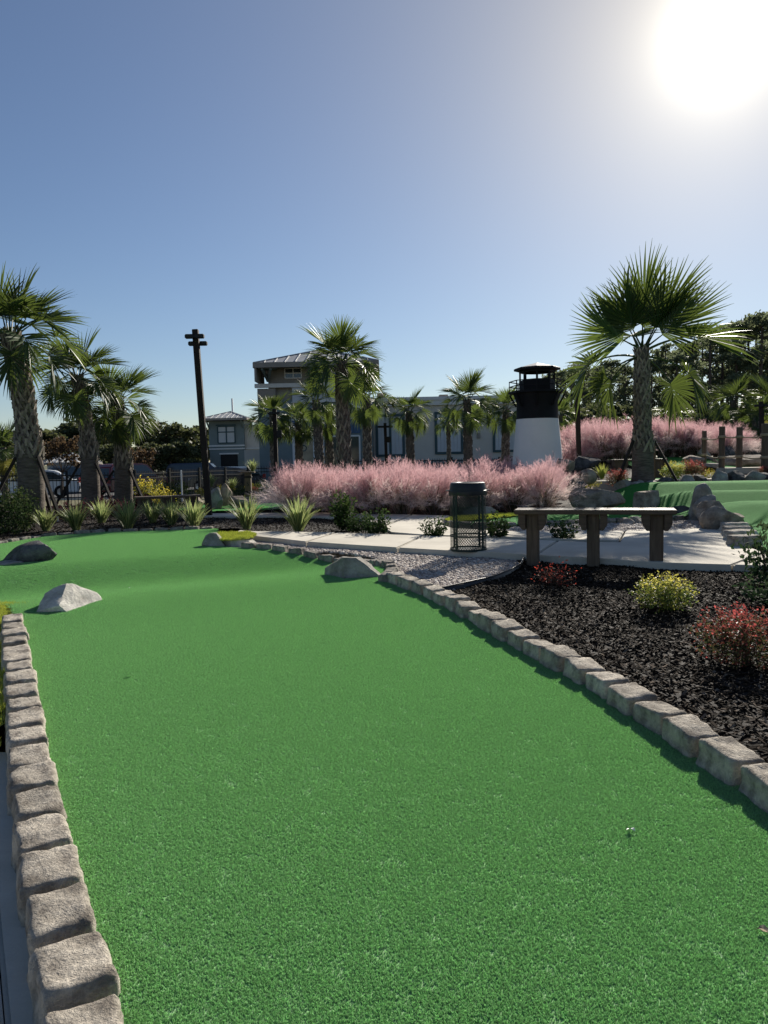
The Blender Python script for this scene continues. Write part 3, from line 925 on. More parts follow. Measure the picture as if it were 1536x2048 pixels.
# --- furniture
def bench(label, a, b, seat_z, ground, depth=0.30, nsup=3, thick=0.045, post=0.13, ov=0.2):
    """a backless bench: a and b are the plan ends of the seat's front edge"""
    a, b = Vector((a[0], a[1], 0)), Vector((b[0], b[1], 0)); L = (b - a).length; d = (b - a).normalized()
    c = (a + b) / 2
    t = thing('bench', label, 'bench', (c.x, c.y, ground), math.atan2(d.y, d.x))
    h = seat_z - ground
    for k in range(2):
        w = depth / 2 - 0.006
        mb = MB(); mb.box((0, w / 2 + k * (w + 0.012), h - thick / 2), (L, w, thick)); mb.build('plank', M['bench_wood'], t, bevel=0.006)
    for i in range(nsup):
        x = -L / 2 + ov + (L - 2 * ov) * i / (nsup - 1)
        mb = MB(); mb.box((x, depth * 0.48, (h - thick) / 2 - 0.10), (post, post, h - thick + 0.20)); mb.build('post', M['post_wood'], t, bevel=0.006)
        for s in (-1, 1):
            x0 = x + s * (post / 2 + 0.002); x1 = x + s * (post / 2 + 0.078); zt = h - thick - 0.002
            prof = [(x0, zt), (x1, zt), (x1, zt - 0.10), (x1 - s * 0.04, zt - 0.165), (x0, zt - 0.165)]
            vs = [(px, y, pz) for y in (0.03, depth - 0.03) for px, pz in prof]
            fs = [(0, 1, 2, 3, 4), (9, 8, 7, 6, 5)] + [(i_, i_ + 5, (i_ + 1) % 5 + 5, (i_ + 1) % 5) for i_ in range(5)]
            mb = MB(); mb.add(vs, fs); mb.build('cleat', M['bench_wood'], t, bevel=0.005)
    return t
def light_pole(label, base, top, w, group=None, arm=0.45, heads=2, box=False, mat='pole_wood', az=0.0):
    base, top = Vector(base), Vector(top)
    t = thing('light_pole', label, 'lamp post', base, az, group)
    ax = Matrix.Rotation(-az, 3, 'Z') @ (top - base)
    mb = MB()
    m = ax.to_track_quat('Z', 'X').to_matrix()
    mb.box(ax / 2 - Vector((0, 0, 0.1)), (w, w, ax.length + 0.2), m=Matrix.Rotation(0, 3, 'Z') if abs(ax.x) + abs(ax.y) < 1e-4 else m @ Matrix.Rotation(0, 3, 'Z'))
    mb.build('post', M[mat], t, bevel=0.008)
    for k in range(heads):
        z = ax * (1 - (0.155 + 0.108 * k) / ax.length)
        y = -w * 0.5 - 0.055 if k == 0 else w * 0.5 + 0.055
        for s in (-1, 1):
            mb = MB(); mb.box(z + Vector((s * (arm * 0.25 + 0.004), y, 0)), (arm * 0.5 - 0.008, 0.11, 0.084)); o = mb.build('lamp_head', M['black_metal'], t, bevel=0.014)
            mb = MB(); mb.box(z + Vector((s * arm * 0.25, y, -0.0405)), (arm * 0.5 - 0.06, 0.07, 0.003)); mb.build('lens', M['glass'], o)
        mb = MB(); mb.box(z + Vector((0, y * 0.8, 0)), (0.05, abs(y), 0.05)); mb.build('lamp_arm', M['black_metal'], t)
    if box:
        mb = MB(); mb.box(ax * 0.74 + Vector((w * 1.1, 0, 0)), (w * 1.3, w * 1.2, w * 2.0)); mb.build('speaker_box', M['black_metal'], t, bevel=0.01)
    return t
def fence(label, a, b, zfun, h=1.2, step=2.3, pick=0.105):
    a, b = Vector((*a, 0)), Vector((*b, 0)); L = (b - a).length; d = (b - a).normalized()
    t = thing('iron_fence', label, 'fence', (a.x, a.y, 0))
    n = max(1, round(L / step)); pk = MB()
    for i in range(n + 1):
        p = a + d * L * i / n; z = zfun(p.x, p.y); q = p - a
        mb = MB(); mb.box((q.x, q.y, z + h / 2), (0.075, 0.075, h + 0.16), math.atan2(d.y, d.x)); mb.box((q.x, q.y, z + h + 0.10), (0.095, 0.095, 0.035), math.atan2(d.y, d.x))
        mb.build('post', M['black_metal'], t)
        if i < n:
            p2 = a + d * L * (i + 1) / n; z2 = zfun(p2.x, p2.y); q2 = p2 - a
            for hh in (0.14, h - 0.20, h - 0.04):
                mb = MB(); mb.bar((q.x, q.y, z + hh), (q2.x, q2.y, z2 + hh), 0.035, 0.04); mb.build('rail', M['black_metal'], t)
            m = int((p2 - p).length / pick)
            for k in range(1, m):
                f = k / m; w = q.lerp(q2, f); zz = z + (z2 - z) * f
                pk.box((w.x, w.y, zz + 0.06 + h / 2), (0.018, 0.018, h), math.atan2(d.y, d.x))
    o = pk.build('picket', M['black_metal'], t); o['kind'] = 'stuff'
    return t
def car(label, loc, rz, paint, suv=True, L=4.6):
    t = thing('parked_car', label, 'car', loc, rz, 'cars in the parking lot')
    H, W = (1.72, 1.88) if suv else (1.44, 1.80)
    if suv:
        body = [(-.5, .30), (-.5, .62), (-.485, .92), (.26, .98), (.44, .90), (.495, .72), (.5, .30)]
        cab = [(-.485, .92), (-.45, 1.55), (-.40, 1.70), (.02, 1.72), (.10, 1.66), (.25, .98)]
        win = [(-.45, 1.00), (-.43, 1.48), (-.39, 1.60), (.02, 1.62), (.08, 1.56), (.20, 1.02)]
    else:
        body = [(-.5, .26), (-.5, .70), (-.47, .90), (.24, .92), (.43, .82), (.49, .62), (.5, .26)]
        cab = [(-.43, .90), (-.26, 1.38), (-.18, 1.43), (.02, 1.44), (.08, 1.40), (.24, .92)]
        win = [(-.36, .95), (-.24, 1.30), (-.17, 1.35), (.02, 1.36), (.07, 1.32), (.19, .95)]
    def ext(prof, w0, w1):
        z0 = min(p[1] for p in prof); z1 = max(p[1] for p in prof); n = len(prof); vs = []
        for s in (-1, 1):
            for x, z in prof:
                f = (z - z0) / (z1 - z0); vs.append((x * L, s * (w0 + (w1 - w0) * f) / 2, z))
        return vs, [tuple(range(n))[::-1], tuple(range(n, 2 * n))] + [(i, (i + 1) % n, n + (i + 1) % n, n + i) for i in range(n)]
    mb = MB(); mb.add(*ext(body, W, W * 0.97)); mb.add(*ext(cab, W * 0.96, W * 0.80)); mb.build('body', M['car_' + paint], t, bevel=0.04, smooth_=30)
    mb = MB(); v, f = ext(win, W * 0.965, W * 0.835); mb.add(v, f[:2]); mb.build('side_window', M['glass'], t)
    e0, e1 = cab[-2], cab[-1]
    for nm, (pa, pb), s in (('windscreen', (cab[-2], cab[-1]), 1), ('rear_window', (cab[1], cab[0]), -1)):
        mb = MB(); xa, za = pa; xb, zb = pb; o = 0.012 * s
        mb.add([(xa * L + o, -W * .37, za - .05), (xa * L + o, W * .37, za - .05), (xb * L + o, W * .42, zb + .08), (xb * L + o, -W * .42, zb + .08)], [(0, 1, 2, 3)]); mb.build(nm, M['glass'], t)
    for x in (-.31, .31):
        for s in (-1, 1):
            w = MB(); r = 0.35 if suv else 0.32
            w.lathe([(r * .55, -.11), (r * .95, -.11), (r, -.07), (r, .07), (r * .95, .11), (r * .55, .11)], 18); me = w.mesh('wheel', M['tyre'], 40)
            o = inst('wheel', me, t, (x * L, s * (W / 2 - .08), r), (PI / 2, 0, 0))
            w = MB(); w.lathe([(.01, .10), (r * .55, .112), (r * .6, .09), (r * .6, -.09), (r * .55, -.112), (.01, -.10)], 14); inst('rim', w.mesh('rim', M['rim'], 40), o)
    for s in (-1, 1):
        mb = MB(); mb.box((-.497 * L, s * W * .41, .86), (.06, .22, .26)); mb.build('tail_light', M['lamp_red'], t, bevel=.01)
        mb = MB(); mb.box((.47 * L, s * W * .38, .72), (.10, .32, .13)); mb.build('headlight', M['lamp_clear'], t, bevel=.01)
    mb = MB(); mb.box((-.502 * L, 0, .48), (.06, W * .94, .20)); mb.box((.502 * L, 0, .46), (.06, W * .94, .20)); mb.build('bumper', M['car_black'], t, bevel=.02)
    return t
def letters(name, text, size, mat, parent, loc, rot, depth=0.01):
    cu = bpy.data.curves.new(name, 'FONT'); cu.body = text; cu.size = size; cu.extrude = depth
    cu.align_x = 'CENTER'; cu.align_y = 'CENTER'
    tmp = bpy.data.objects.new(name, cu); COL.objects.link(tmp)
    me = bpy.data.meshes.new_from_object(tmp)
    bpy.data.objects.remove(tmp); bpy.data.curves.remove(cu)
    me.materials.clear(); me.materials.append(mat)
    return inst(name, me, parent, loc, rot)
# ------------------------------------------------------------------ ground, greens, paths, beds
def struct(o): o['kind'] = 'structure'; return o
def make_ground():
    ys = np.concatenate([np.arange(-8, 50, 0.6), np.array([52, 56, 62, 70, 85, 110, 150, 220, 400, 900, 1800])])
    xs = np.concatenate([-np.array([1500, 700, 350, 200, 120, 80, 60]), np.arange(-45, 45.1, 0.75), np.array([60, 80, 120, 200, 350, 700, 1500])])
    X, Y = np.meshgrid(xs, ys)
    Z = ground_z(X, Y) - 0.27 * (1 - smooth(12.9, 13.9, Y)) - 0.02
    nx = len(xs); v = np.stack([X.ravel(), Y.ravel(), Z.ravel()], 1)
    f = [(j * nx + i, j * nx + i + 1, (j + 1) * nx + i + 1, (j + 1) * nx + i) for j in range(len(ys) - 1) for i in range(nx - 1)]
    me = bpy.data.meshes.new('ground'); me.from_pydata(v.tolist(), [], f); me.update(); me.materials.append(M['ground']); me.shade_smooth()
    struct(inst('ground', me))
make_ground()

def g_(t, s): return np.exp(-(t / s) ** 2)
def green_z(x, y):
    x = np.asarray(x, float); y = np.asarray(y, float)
    yc = 7.65 + 0.5 * np.minimum(x, 0.6)
    w = smooth(1.0, -0.7, -0 + x) if False else 1 - smooth(-0.7, 1.0, x)
    h = 0.045 * g_(y - yc + 0.25, 0.75) - 0.085 * g_(y - yc - 1.35, 0.75) + 0.085 * smooth(yc + 1.5, yc + 2.6, y)
    h = h * w + 0.03 * smooth(9.0, 11.0, y) * (1 - w)
    h = h + 0.012 * np.sin(x * 1.3 + 0.4) * np.sin(y * 0.9) * smooth(2.0, 4.0, y)
    return h
foot_left = [(300, 2400), (236, 2048), (205, 1955), (165, 1800), (122, 1640), (97, 1520), (74, 1400), (57, 1320), (46, 1258), (48, 1238)]
foot_right = [(2100, 2150), (1800, 1850), (1560, 1640), (1490, 1592), (1400, 1530), (1310, 1468), (1230, 1410), (1140, 1357), (1060, 1311), (1000, 1277), (940, 1242), (880, 1207), (815, 1180), (752, 1162)]
foot_hook = [(756, 1163), (774, 1149), (772, 1133), (737, 1119), (672, 1110), (622, 1107), (561, 1105), (454, 1102)]
foot_back = [(-420, 1140), (-180, 1108), (0, 1089), (90, 1074), (210, 1064), (330, 1060), (432, 1058)]
poly_green = offset(xy(foot_left, 0), 0.05) + xy([(20, 1214), (-60, 1205), (-460, 1190)], 0) + xy(foot_back, 0.08) + xy([(436, 1076), (425, 1094)], 0.04) + xy(foot_hook[::-1], 0.03) + offset(xy(foot_right), -0.05)[::-1] + [(2.6, 0.4), (-0.6, 0.4)]
me_green = region_mesh('putting_green', poly_green, green_z, 0.04, M['turf'])
pg = struct(inst('putting_green', me_green))
EX = lambda x, y: green_z(x, y)
gn_scatter('turf_fibres', me_green.copy(), 2300, 'tuft', M['fibre'], (0.85, 1.15), 11, 0.03)

edging('tumbled tan concrete stones edging the left side of the front green', xy(foot_left), green_z, 0.058, 1, 'a', 0.24, 1.0, 3, jit=0.45)
edging('tumbled concrete stones edging the front green along the dark mulch bed on the right', xy(foot_right), green_z, 0.095, -1, 'a', 0.245, 1.0, 4)
edging('grey stones edging the front green round the pebble bed in front of the trash can', xy(foot_hook, 0.03), green_z, 0.06, -1, 'b', 0.225, 0.85, 5)
edging('low flat stones edging the far end of the front green below the striped flax plants', xy(foot_back, 0.08), green_z, 0.038, 1, 'b', 0.25, 0.8, 6)

def flat(z, amp=0.0, f=3.0):
    def h(x, y):
        x = np.asarray(x, float); y = np.asarray(y, float)
        return z + amp * (np.sin(x * f + 1.3 * np.sin(y * f * .7)) * np.sin(y * f * 1.1 + x)) + 0 * x
    return h
# right mulch bed
poly_mulch = offset(xy(foot_right), -0.135)[::-1] + xy([(2500, 1300), (1900, 1160), (1536, 1142), (1301, 1134), (1194, 1126), (1073, 1120), (1044, 1114), (1036, 1136), (985, 1162), (890, 1184)], 0.02)
me_mulch = region_mesh('mulch_bed', poly_mulch, flat(0.025, 0.015, 4.0), 0.06, M['mulch'])
struct(inst('mulch_bed', me_mulch))
gn_scatter('mulch_chips', me_mulch.copy(), 2300, 'chip', M['chip'], seed=21, tilt=0.55)
# back-left mulch bed
def hback(x, y):
    return 0.055 + (ground_z(x, y) - 0.055 + 0.015) * smooth(13.2, 14.6, y) + 0.01 * np.sin(5 * np.asarray(x)) * np.sin(4 * np.asarray(y))
poly_back = xy([(-520, 1110), (-180, 1100), (0, 1084), (90, 1069), (210, 1060), (330, 1056), (480, 1054), (520, 1066), (640, 1068), (790, 1070), (752, 1046), (714, 1037), (630, 1034), (395, 1034)], 0.07) + [(-4.4, 16.5), (-4.6, 21), (-12, 21), (-12, 12)]
me_back = region_mesh('mulch_bed', poly_back, hback, 0.08, M['mulch'])
struct(inst('mulch_bed', me_back))
gn_scatter('mulch_chips', me_back.copy(), 420, 'chip', M['chip'], seed=22, tilt=0.75)
# strip between the two paths
me_gap = region_mesh('mulch_bed', xy([(770, 1062), (850, 1067), (1000, 1071), (1130, 1075), (1250, 1079), (1250, 1088), (1120, 1086), (1000, 1081), (850, 1076), (770, 1074)], 0.07), flat(0.07), 0.06, M['mulch'])
struct(inst('mulch_bed', me_gap))
# pebbles
poly_peb = xy([(420, 1092), (454, 1099), (561, 1102), (672, 1106), (740, 1114), (785, 1130), (790, 1150), (800, 1168), (888, 1184), (985, 1161), (1034, 1136), (1044, 1112), (960, 1100), (783, 1090), (615, 1080), (500, 1068), (440, 1072)], 0.02)
me_peb = region_mesh('pebble_bed', poly_peb, flat(0.022, 0.006, 6), 0.05, M['gravel'])
struct(inst('pebble_bed', me_peb))
gn_scatter('pebbles', me_peb.copy(), 1500, 'pebble', M['pebble'], seed=31, tilt=0.5)
poly_peb2 = xy([(1000, 1055), (1150, 1050), (1290, 1047), (1400, 1040), (1440, 1050), (1462, 1066), (1400, 1062), (1290, 1064), (1150, 1066), (1000, 1064)], 0.08)
me_peb2 = region_mesh('pebble_bed', poly_peb2, flat(0.085, 0.004, 6), 0.06, M['gravel'])
struct(inst('pebble_bed', me_peb2))
gn_scatter('pebbles', me_peb2.copy(), 700, 'pebble', M['pebble'], seed=32, tilt=0.5)

# concrete paths, slab by slab
def slab(parent, px, z=0.10, world=None):
    pts = world or xy(px, z)
    bm = bmesh.new(); vs = [bm.verts.new((x, y, z)) for x, y in pts]
    f = bm.faces.new(vs)
    if f.normal.z < 0: f.normal_flip()
    bm.normal_update()
    if f.normal.z < 0: bmesh.ops.reverse_faces(bm, faces=[f])
    r = bmesh.ops.extrude_face_region(bm, geom=[f])
    nv = [e for e in r['geom'] if isinstance(e, bmesh.types.BMVert)]
    bmesh.ops.translate(bm, vec=(0, 0, -0.24), verts=vs)
    bmesh.ops.recalc_face_normals(bm, faces=bm.faces)
    es = [e for e in bm.edges if all(abs(v.co.z - z) < 1e-4 for v in e.verts) and len(e.link_faces) == 2]
    bmesh.ops.bevel(bm, geom=es, offset=0.012, segments=2, affect='EDGES', clamp_overlap=True)
    me = bpy.data.meshes.new('slab'); bm.to_mesh(me); bm.free(); me.materials.append(M['concrete'])
    me.shade_smooth(); me.set_sharp_from_angle(angle=R(50))
    return inst('slab', me, parent)
path = bpy.data.objects.new('path', None); link(path); struct(path)
slab(path, [(470, 1067), (500, 1071), (560, 1077), (612, 1083), (672, 1064.8), (636, 1064), (504, 1062), (478, 1060)])
slab(path, [(614, 1083.2), (700, 1089), (783, 1094), (794, 1095), (846, 1071), (780, 1068.5), (674, 1065)])
slab(path, [(797, 1095.2), (900, 1101), (975, 1104), (1069, 1110), (1114, 1081), (1000, 1077), (849, 1071.2)])
slab(path, [(1072, 1110.2), (1194, 1116), (1301, 1124), (1420, 1128), (1462, 1129), (1528, 1103.5), (1484, 1090), (1464, 1070), (1440, 1060.5), (1400, 1057), (1290, 1058.5), (1252, 1060), (1240, 1084), (1180, 1084), (1117, 1081.2)])
slab(path, [(1466, 1129.2), (1536, 1131), (1700, 1136), (2000, 1146), (2000, 1118), (1700, 1108), (1532, 1104)])
path2 = bpy.data.objects.new('path', None); link(path2); struct(path2)
slab(path2, [(395, 1032.5), (520, 1033), (630, 1033), (712, 1035), (744, 1044), (764, 1054), (822, 1029), (780, 1028), (633, 1025), (520, 1026), (395, 1026.5)])
slab(path2, [(766, 1055), (782, 1064), (848, 1069), (935, 1072), (962, 1059), (906, 1056), (880, 1048), (888, 1036), (900, 1031), (825, 1029.2)])
slab(path2, [(938, 1072.2), (1000, 1073.5), (1130, 1078), (1236, 1081), (1248, 1061), (1150, 1063), (1010, 1062), (965, 1059.3)])
path3 = bpy.data.objects.new('path', None); link(path3); struct(path3)
yl = lambda pts: xy(pts, -0.04)
slab(path3, None, -0.04, yl([(25, 2400), (8, 2048), (-14, 1800), (-20, 1640), (-28, 1500), (-900, 1500), (-1400, 2400)]))
slab(path3, None, -0.045, yl([(120, 2400), (90, 2048), (60, 1850), (40, 1640), (20, 1500), (-24, 1500), (-17, 1640), (-11, 1800), (11, 2048), (30, 2400)]))
me_y = region_mesh('rough_turf', xy([(-460, 1196), (-60, 1211), (0, 1211), (60, 1214), (66, 1226), (30, 1236), (20, 1300), (10, 1420), (-20, 1500), (-700, 1500), (-700, 1230)], -0.01), flat(0.0), 0.05, M['fringe'])
struct(inst('rough_turf', me_y)); gn_scatter('rough_turf_fibres', me_y.copy(), 900, 'fringe', M['fringe_fibre'], (0.8, 1.2), 41, 0.2)

# right and middle greens
_ky = [7.5, 8.6, 9.8, 10.6, 11.5, 11.95, 12.5, 12.75, 13.35, 13.65, 14.2, 14.5, 15.1, 15.5, 17]
_kz = [.10, .10, .105, .145, .36, .385, .265, .27, .46, .475, .34, .36, .55, .56, .53]
_ty = np.arange(7, 17.5, 0.02); _tz = np.interp(_ty, _ky, _kz)
_k = np.hanning(19); _k /= _k.sum(); _tz = np.convolve(np.pad(_tz, 9, 'edge'), _k, 'valid')
def green2_z(x, y):
    x = np.asarray(x, float); y = np.asarray(y, float)
    yy = y + 0.12 * (x - 6.5) * smooth(10, 11.5, y)
    hi = np.interp(yy, _ty, _tz)
    lo = np.interp(y, [9, 11, 13, 15], [4.3, 4.5, 4.35, 4.1])
    w = smooth(0, 1, (x - lo) / 1.5)
    base = 0.115 + 0 * x
    return np.where(y < 9.6, hi, base * (1 - w) + hi * w)
foot_mid = [(900, 1047), (930, 1049), (1020, 1051), (1120, 1047), (1220, 1043), (1300, 1042), (1398, 1036)]
poly_g2 = xy(foot_mid, 0.115) + xy([(1440, 1046), (1458, 1046), (1466, 1064), (1486, 1088), (1536, 1101), (1700, 1106), (2000, 1115)], 0.10) + [(9.5, 9.2), (10.5, 16.0), (5.2, 15.9), (4.5, 15.8), (4.05, 15.3), (3.9, 14.2)] + xy([(1136, 1023), (1035, 1029), (930, 1037), (900, 1043)], 0.115)
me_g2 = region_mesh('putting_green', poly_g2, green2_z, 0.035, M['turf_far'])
struct(inst('putting_green', me_g2))
edging('grey block stones edging the middle green behind the bench', xy(foot_mid, 0.10), flat(0.10), 0.055, -1, 'b', 0.235, 0.9, 7)
me_f2 = region_mesh('rough_turf', xy([(893, 1041), (905, 1044), (960, 1040), (1040, 1031), (1030, 1028), (960, 1031), (905, 1035)], 0.13), flat(0.135), 0.04, M['fringe'])
struct(inst('rough_turf', me_f2)); gn_scatter('rough_turf_fibres', me_f2.copy(), 700, 'fringe', M['fringe_fibre'], (0.8, 1.1), 42, 0.2)
# four big blocks beside the right-hand path
bt = thing('stone_edging', 'four stepped concrete blocks between the concrete path and the right green', 'stone edging', P(1470, 1068, 0.1))
for i, (px, py) in enumerate(((1459, 1053), (1464, 1061), (1470, 1069), (1477, 1080))):
    p = P(px, py, 0.16) - P(1470, 1068, 0.1)
    inst('stone', STONES['a' if i < 3 else 'b'][i], bt, (p.x + 0.07, p.y, 0.045), (0, 0, R(-8) + 0.06 * i), (1.5, 1.55, 0.85))
# rear greens and their paths on the mound
def rise(o): return lambda x, y: ground_z(x, y) + o
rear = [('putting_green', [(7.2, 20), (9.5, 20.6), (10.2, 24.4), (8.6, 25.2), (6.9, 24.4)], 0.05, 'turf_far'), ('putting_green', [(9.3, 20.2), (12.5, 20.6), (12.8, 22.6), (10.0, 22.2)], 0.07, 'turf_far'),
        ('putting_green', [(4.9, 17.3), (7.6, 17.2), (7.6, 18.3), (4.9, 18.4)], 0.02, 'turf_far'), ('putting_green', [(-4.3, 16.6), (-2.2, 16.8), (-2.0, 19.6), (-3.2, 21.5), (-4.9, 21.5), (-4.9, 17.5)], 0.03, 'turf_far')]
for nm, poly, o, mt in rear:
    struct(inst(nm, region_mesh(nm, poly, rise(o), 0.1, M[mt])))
for poly, z in (([(4.7, 16.75), (7.7, 16.6), (7.7, 16.98), (4.7, 17.1)], 0.57), ([(9.0, 19.45), (12.5, 19.25), (12.5, 19.9), (9.0, 20.0)], 0.74)):
    pr = bpy.data.objects.new('path', None); link(pr); struct(pr); slab(pr, None, z, poly)
# car park beyond the fence
lot = [(-60, 36), (-14, 36), (-2, 40), (-2, 46.5), (-60, 74)]
struct(inst('parking_lot', region_mesh('parking_lot', [(-70, 33), (-6.5, 33), (-6.5, 48), (-14, 66), (-70, 70)], rise(0.02), 0.6, M['asphalt'])))
struct(inst('lawn', region_mesh('lawn', [(-40, 27.6), (-6.5, 27.6), (-6.5, 32.9), (-40, 32.9)], rise(0.02), 0.5, M['dry_grass'])))
mb = MB(); mb.box((-38, 32.95, -0.46), (63, 0.15, 0.26)); struct(mb.build('kerb', M['concrete']))

# landscape edging strip round the pebbles
e = [P(a, b, 0.03) for a, b in ((1041, 1109), (1046, 1122), (1040, 1134), (1020, 1146), (985, 1160), (940, 1170), (888, 1182), (850, 1186))]
mb = MB()
for side in (0, 1):
    off = 0.006 * side
v = []
for p in e:
    v += [(p.x, p.y, -0.03), (p.x, p.y, 0.06), (p.x + .008, p.y - .008, 0.06), (p.x + .008, p.y - .008, -0.03)]
mb.add(v, [(4 * i + k, 4 * i + (k + 1) % 4, 4 * i + 4 + (k + 1) % 4, 4 * i + 4 + k) for i in range(len(e) - 1) for k in range(4)])
mb.tube([p + Vector((0.004, -0.004, 0.035)) for p in e], 0.008, 6)
tag(mb.build('bed_edging', M['black_plastic'], None, True), 'thin black plastic edging curving between the pebbles and the dark mulch', 'edging')

# ------------------------------------------------------------------ rocks
p = P(80, 1237, 0.0)
rock('pale boulder with a small drilled hole at the top of the left stone edging', (p.x + 0.08, p.y + 0.28, 0.0), (0.31, 0.30, 0.285), 3, 'rock_pale', R(-10), sub=5, cuts=3, rough=0.03,
     planes=[((-0.15, -0.50, 0.85), 0.60), ((0.72, -0.1, 0.70), 0.52), ((-0.95, -0.45, 0.25), 0.62), ((-0.55, 0.3, 0.75), 0.66), ((0.2, -1, 0.05), 0.80)])
p = P(42, 1141, 0.0)
rock('long dark tilted boulder on the far left of the front green', (p.x + 0.02, p.y + 0.2, 0.13), (0.36, 0.24, 0.17), 7, 'rock_dark', R(8), (0, R(-17)), sub=4, cuts=7)
p = P(4, 1148, 0.0)
rock('flat light brown slab rock half under the long dark boulder', (p.x - 0.10, p.y + 0.12, 0.02), (0.32, 0.26, 0.14), 9, 'rock_grey', 0.3, flat_top=0.6, cuts=6)
p = P(425, 1101, 0.03)
rock('angular grey-green boulder at the left end of the pebble bed', (p.x, p.y + 0.12, 0.085), (0.21, 0.17, 0.17), 12, 'rock_grey', R(-20), sub=4, cuts=8)
p = P(470, 1100, 0.03)
rock('slanted flat slab rock under the yellow-green fringe turf', (p.x, p.y + 0.20, 0.09), (0.27, 0.14, 0.13), 15, 'rock_pale', R(8), (0, R(-6)), flat_top=0.62, cuts=7)
fr = xy([(432, 1068), (456, 1066), (490, 1066), (511, 1069), (507, 1075), (492, 1079), (446, 1082), (428, 1076)], 0.155)
me_fr = region_mesh('rough_turf', fr, flat(0.155, 0.012, 9), 0.03, M['fringe'])
struct(inst('rough_turf', me_fr)); gn_scatter('rough_turf_fibres', me_fr.copy(), 1500, 'fringe', M['fringe_fibre'], (0.8, 1.2), 43, 0.3)
p = P(698, 1164, 0.0)
rock('grey angular boulder on the green beside the pebble bed', (p.x + 0.02, p.y + 0.17, 0.07), (0.31, 0.22, 0.215), 21, 'rock_grey', R(-6), sub=5, cuts=5, rough=0.035,
     planes=[((0.5, -0.75, 0.35), 0.66), ((-0.85, -0.5, 0.25), 0.60), ((0.05, 0.1, 1), 0.70), ((0.75, 0, 0.65), 0.62)])
def rk(label, px, py, d, size, seed, mat, up=0.35, **k):
    q = D(px, py, d); size = tuple(s * 1.16 for s in size); rock(label, (q.x, q.y, q.z + size[2] * up), size, seed, mat, **{'cd': (0.48, 0.74), 'cuts': 12, **k})
rk('big flat-topped layered rock between the pink grass and the shaded green slope', 1192, 1012, 14.0, (0.46, 0.38, 0.33), 31, 'rock_brown', 0.25, flat_top=0.66, sub=5, cuts=10)
rk('dark block-shaped rock seen just above the right half of the near bench', 1298, 1016, 13.4, (0.30, 0.22, 0.26), 33, 'rock_brown', 0.3, flat_top=0.7, cuts=10)
rk('small rounded rock behind the near bench, left one of a touching pair', 1253, 1058, 11.5, (0.13, 0.12, 0.09), 34, 'rock_brown', 0.6)
rk('small pale-edged rock behind the near bench, right one of a touching pair', 1274, 1057, 11.6, (0.17, 0.13, 0.10), 35, 'rock_grey', 0.7)
rk('tall upright grey rock standing tallest in the group beside the humped green', 1398, 1044, 11.9, (0.18, 0.16, 0.32), 36, 'rock_grey', 0.7, cuts=8, tilt=(0, R(10)))
rk('upright squarish rock leaning on the right of the tall grey rock', 1416, 1046, 11.5, (0.20, 0.16, 0.23), 37, 'rock_grey', 0.7, cuts=8)
rk('layered brown rock with a pale split top in the group beside the humped green', 1430, 1050, 11.0, (0.24, 0.20, 0.21), 38, 'rock_brown', 0.75, cuts=7, flat_top=0.72, sub=4)
rk('wedge-shaped brown rock sloping down onto the right green', 1452, 1060, 10.5, (0.32, 0.20, 0.22), 39, 'rock_brown', 0.5, cuts=5, sub=4, planes=[((0.62, 0, 0.8), 0.42)])
rk('small dark rock behind the wedge-shaped rock on the right green', 1474, 1042, 11.0, (0.10, 0.09, 0.08), 40, 'rock_brown', 0.6)
rk('low dark rock between the near bench and the tall grey rock', 1352, 1040, 12.4, (0.30, 0.16, 0.15), 41, 'rock_dark', 0.5)
rk('flat grey rock at the tip of the middle green behind the trash can', 962, 1034, 13.6, (0.42, 0.20, 0.16), 42, 'rock_grey', 0.45, flat_top=0.6)
names = ['low pale rock at the left end of the row behind the humped green', 'pointed grey rock with a sloping left side in the row behind the humped green', 'low dark rock below the red shrub behind the humped green',
         'humped dark rock below the yellow plants behind the humped green', 'rounded dark rock below the first rope posts', 'peaked rock with a pale top edge below the middle rope posts', 'long low dark rock below the right rope posts', 'bluish rock at the right end of the row behind the humped green']
for i, (px, py, w, h) in enumerate(((1300, 969, .17, .06), (1332, 969, .23, .14), (1372, 967, .21, .12), (1402, 966, .18, .13), (1437, 965, .22, .20), (1470, 964, .20, .19), (1505, 963, .26, .16), (1533, 962, .17, .13))):
    rk(names[i], px, py, 16.3 + 0.1 * (i % 2), (w, 0.2, h), 50 + i, ('rock_grey', 'rock_dark', 'rock_grey', 'rock_dark')[i % 4], 0.4)
for i, (px, w, l) in enumerate(((1250, .20, 'first grey rock below the tall palm, beside the shaded green slope'), (1268, .12, 'middle small grey rock below the tall palm'), (1282, .10, 'smallest grey rock below the tall palm, nearest the sunlit green'))):
    rk(l, px, 978 - 4 * i, 15.9, (w, .15, w * .7), 60 + i, 'rock_grey', 0.5)
rk('slanted upright grey slab rock behind the big leaning pole', 430, 1012, 17.5, (0.20, 0.16, 0.30), 70, 'rock_grey', 0.5, tilt=(0, R(14)))
rk('dark pointed rock between the slanted slab and the number post', 452, 1006, 18.6, (0.20, 0.18, 0.36), 71, 'rock_brown', 0.5)
rk('low rounded rock at the foot of the number post', 478, 1010, 17.8, (0.28, 0.2, 0.16), 72, 'rock_brown', 0.5)
rk('low dark rock left of the leaning pole behind the far bench', 392, 1012, 17.5, (0.22, 0.2, 0.16), 73, 'rock_brown', 0.5)
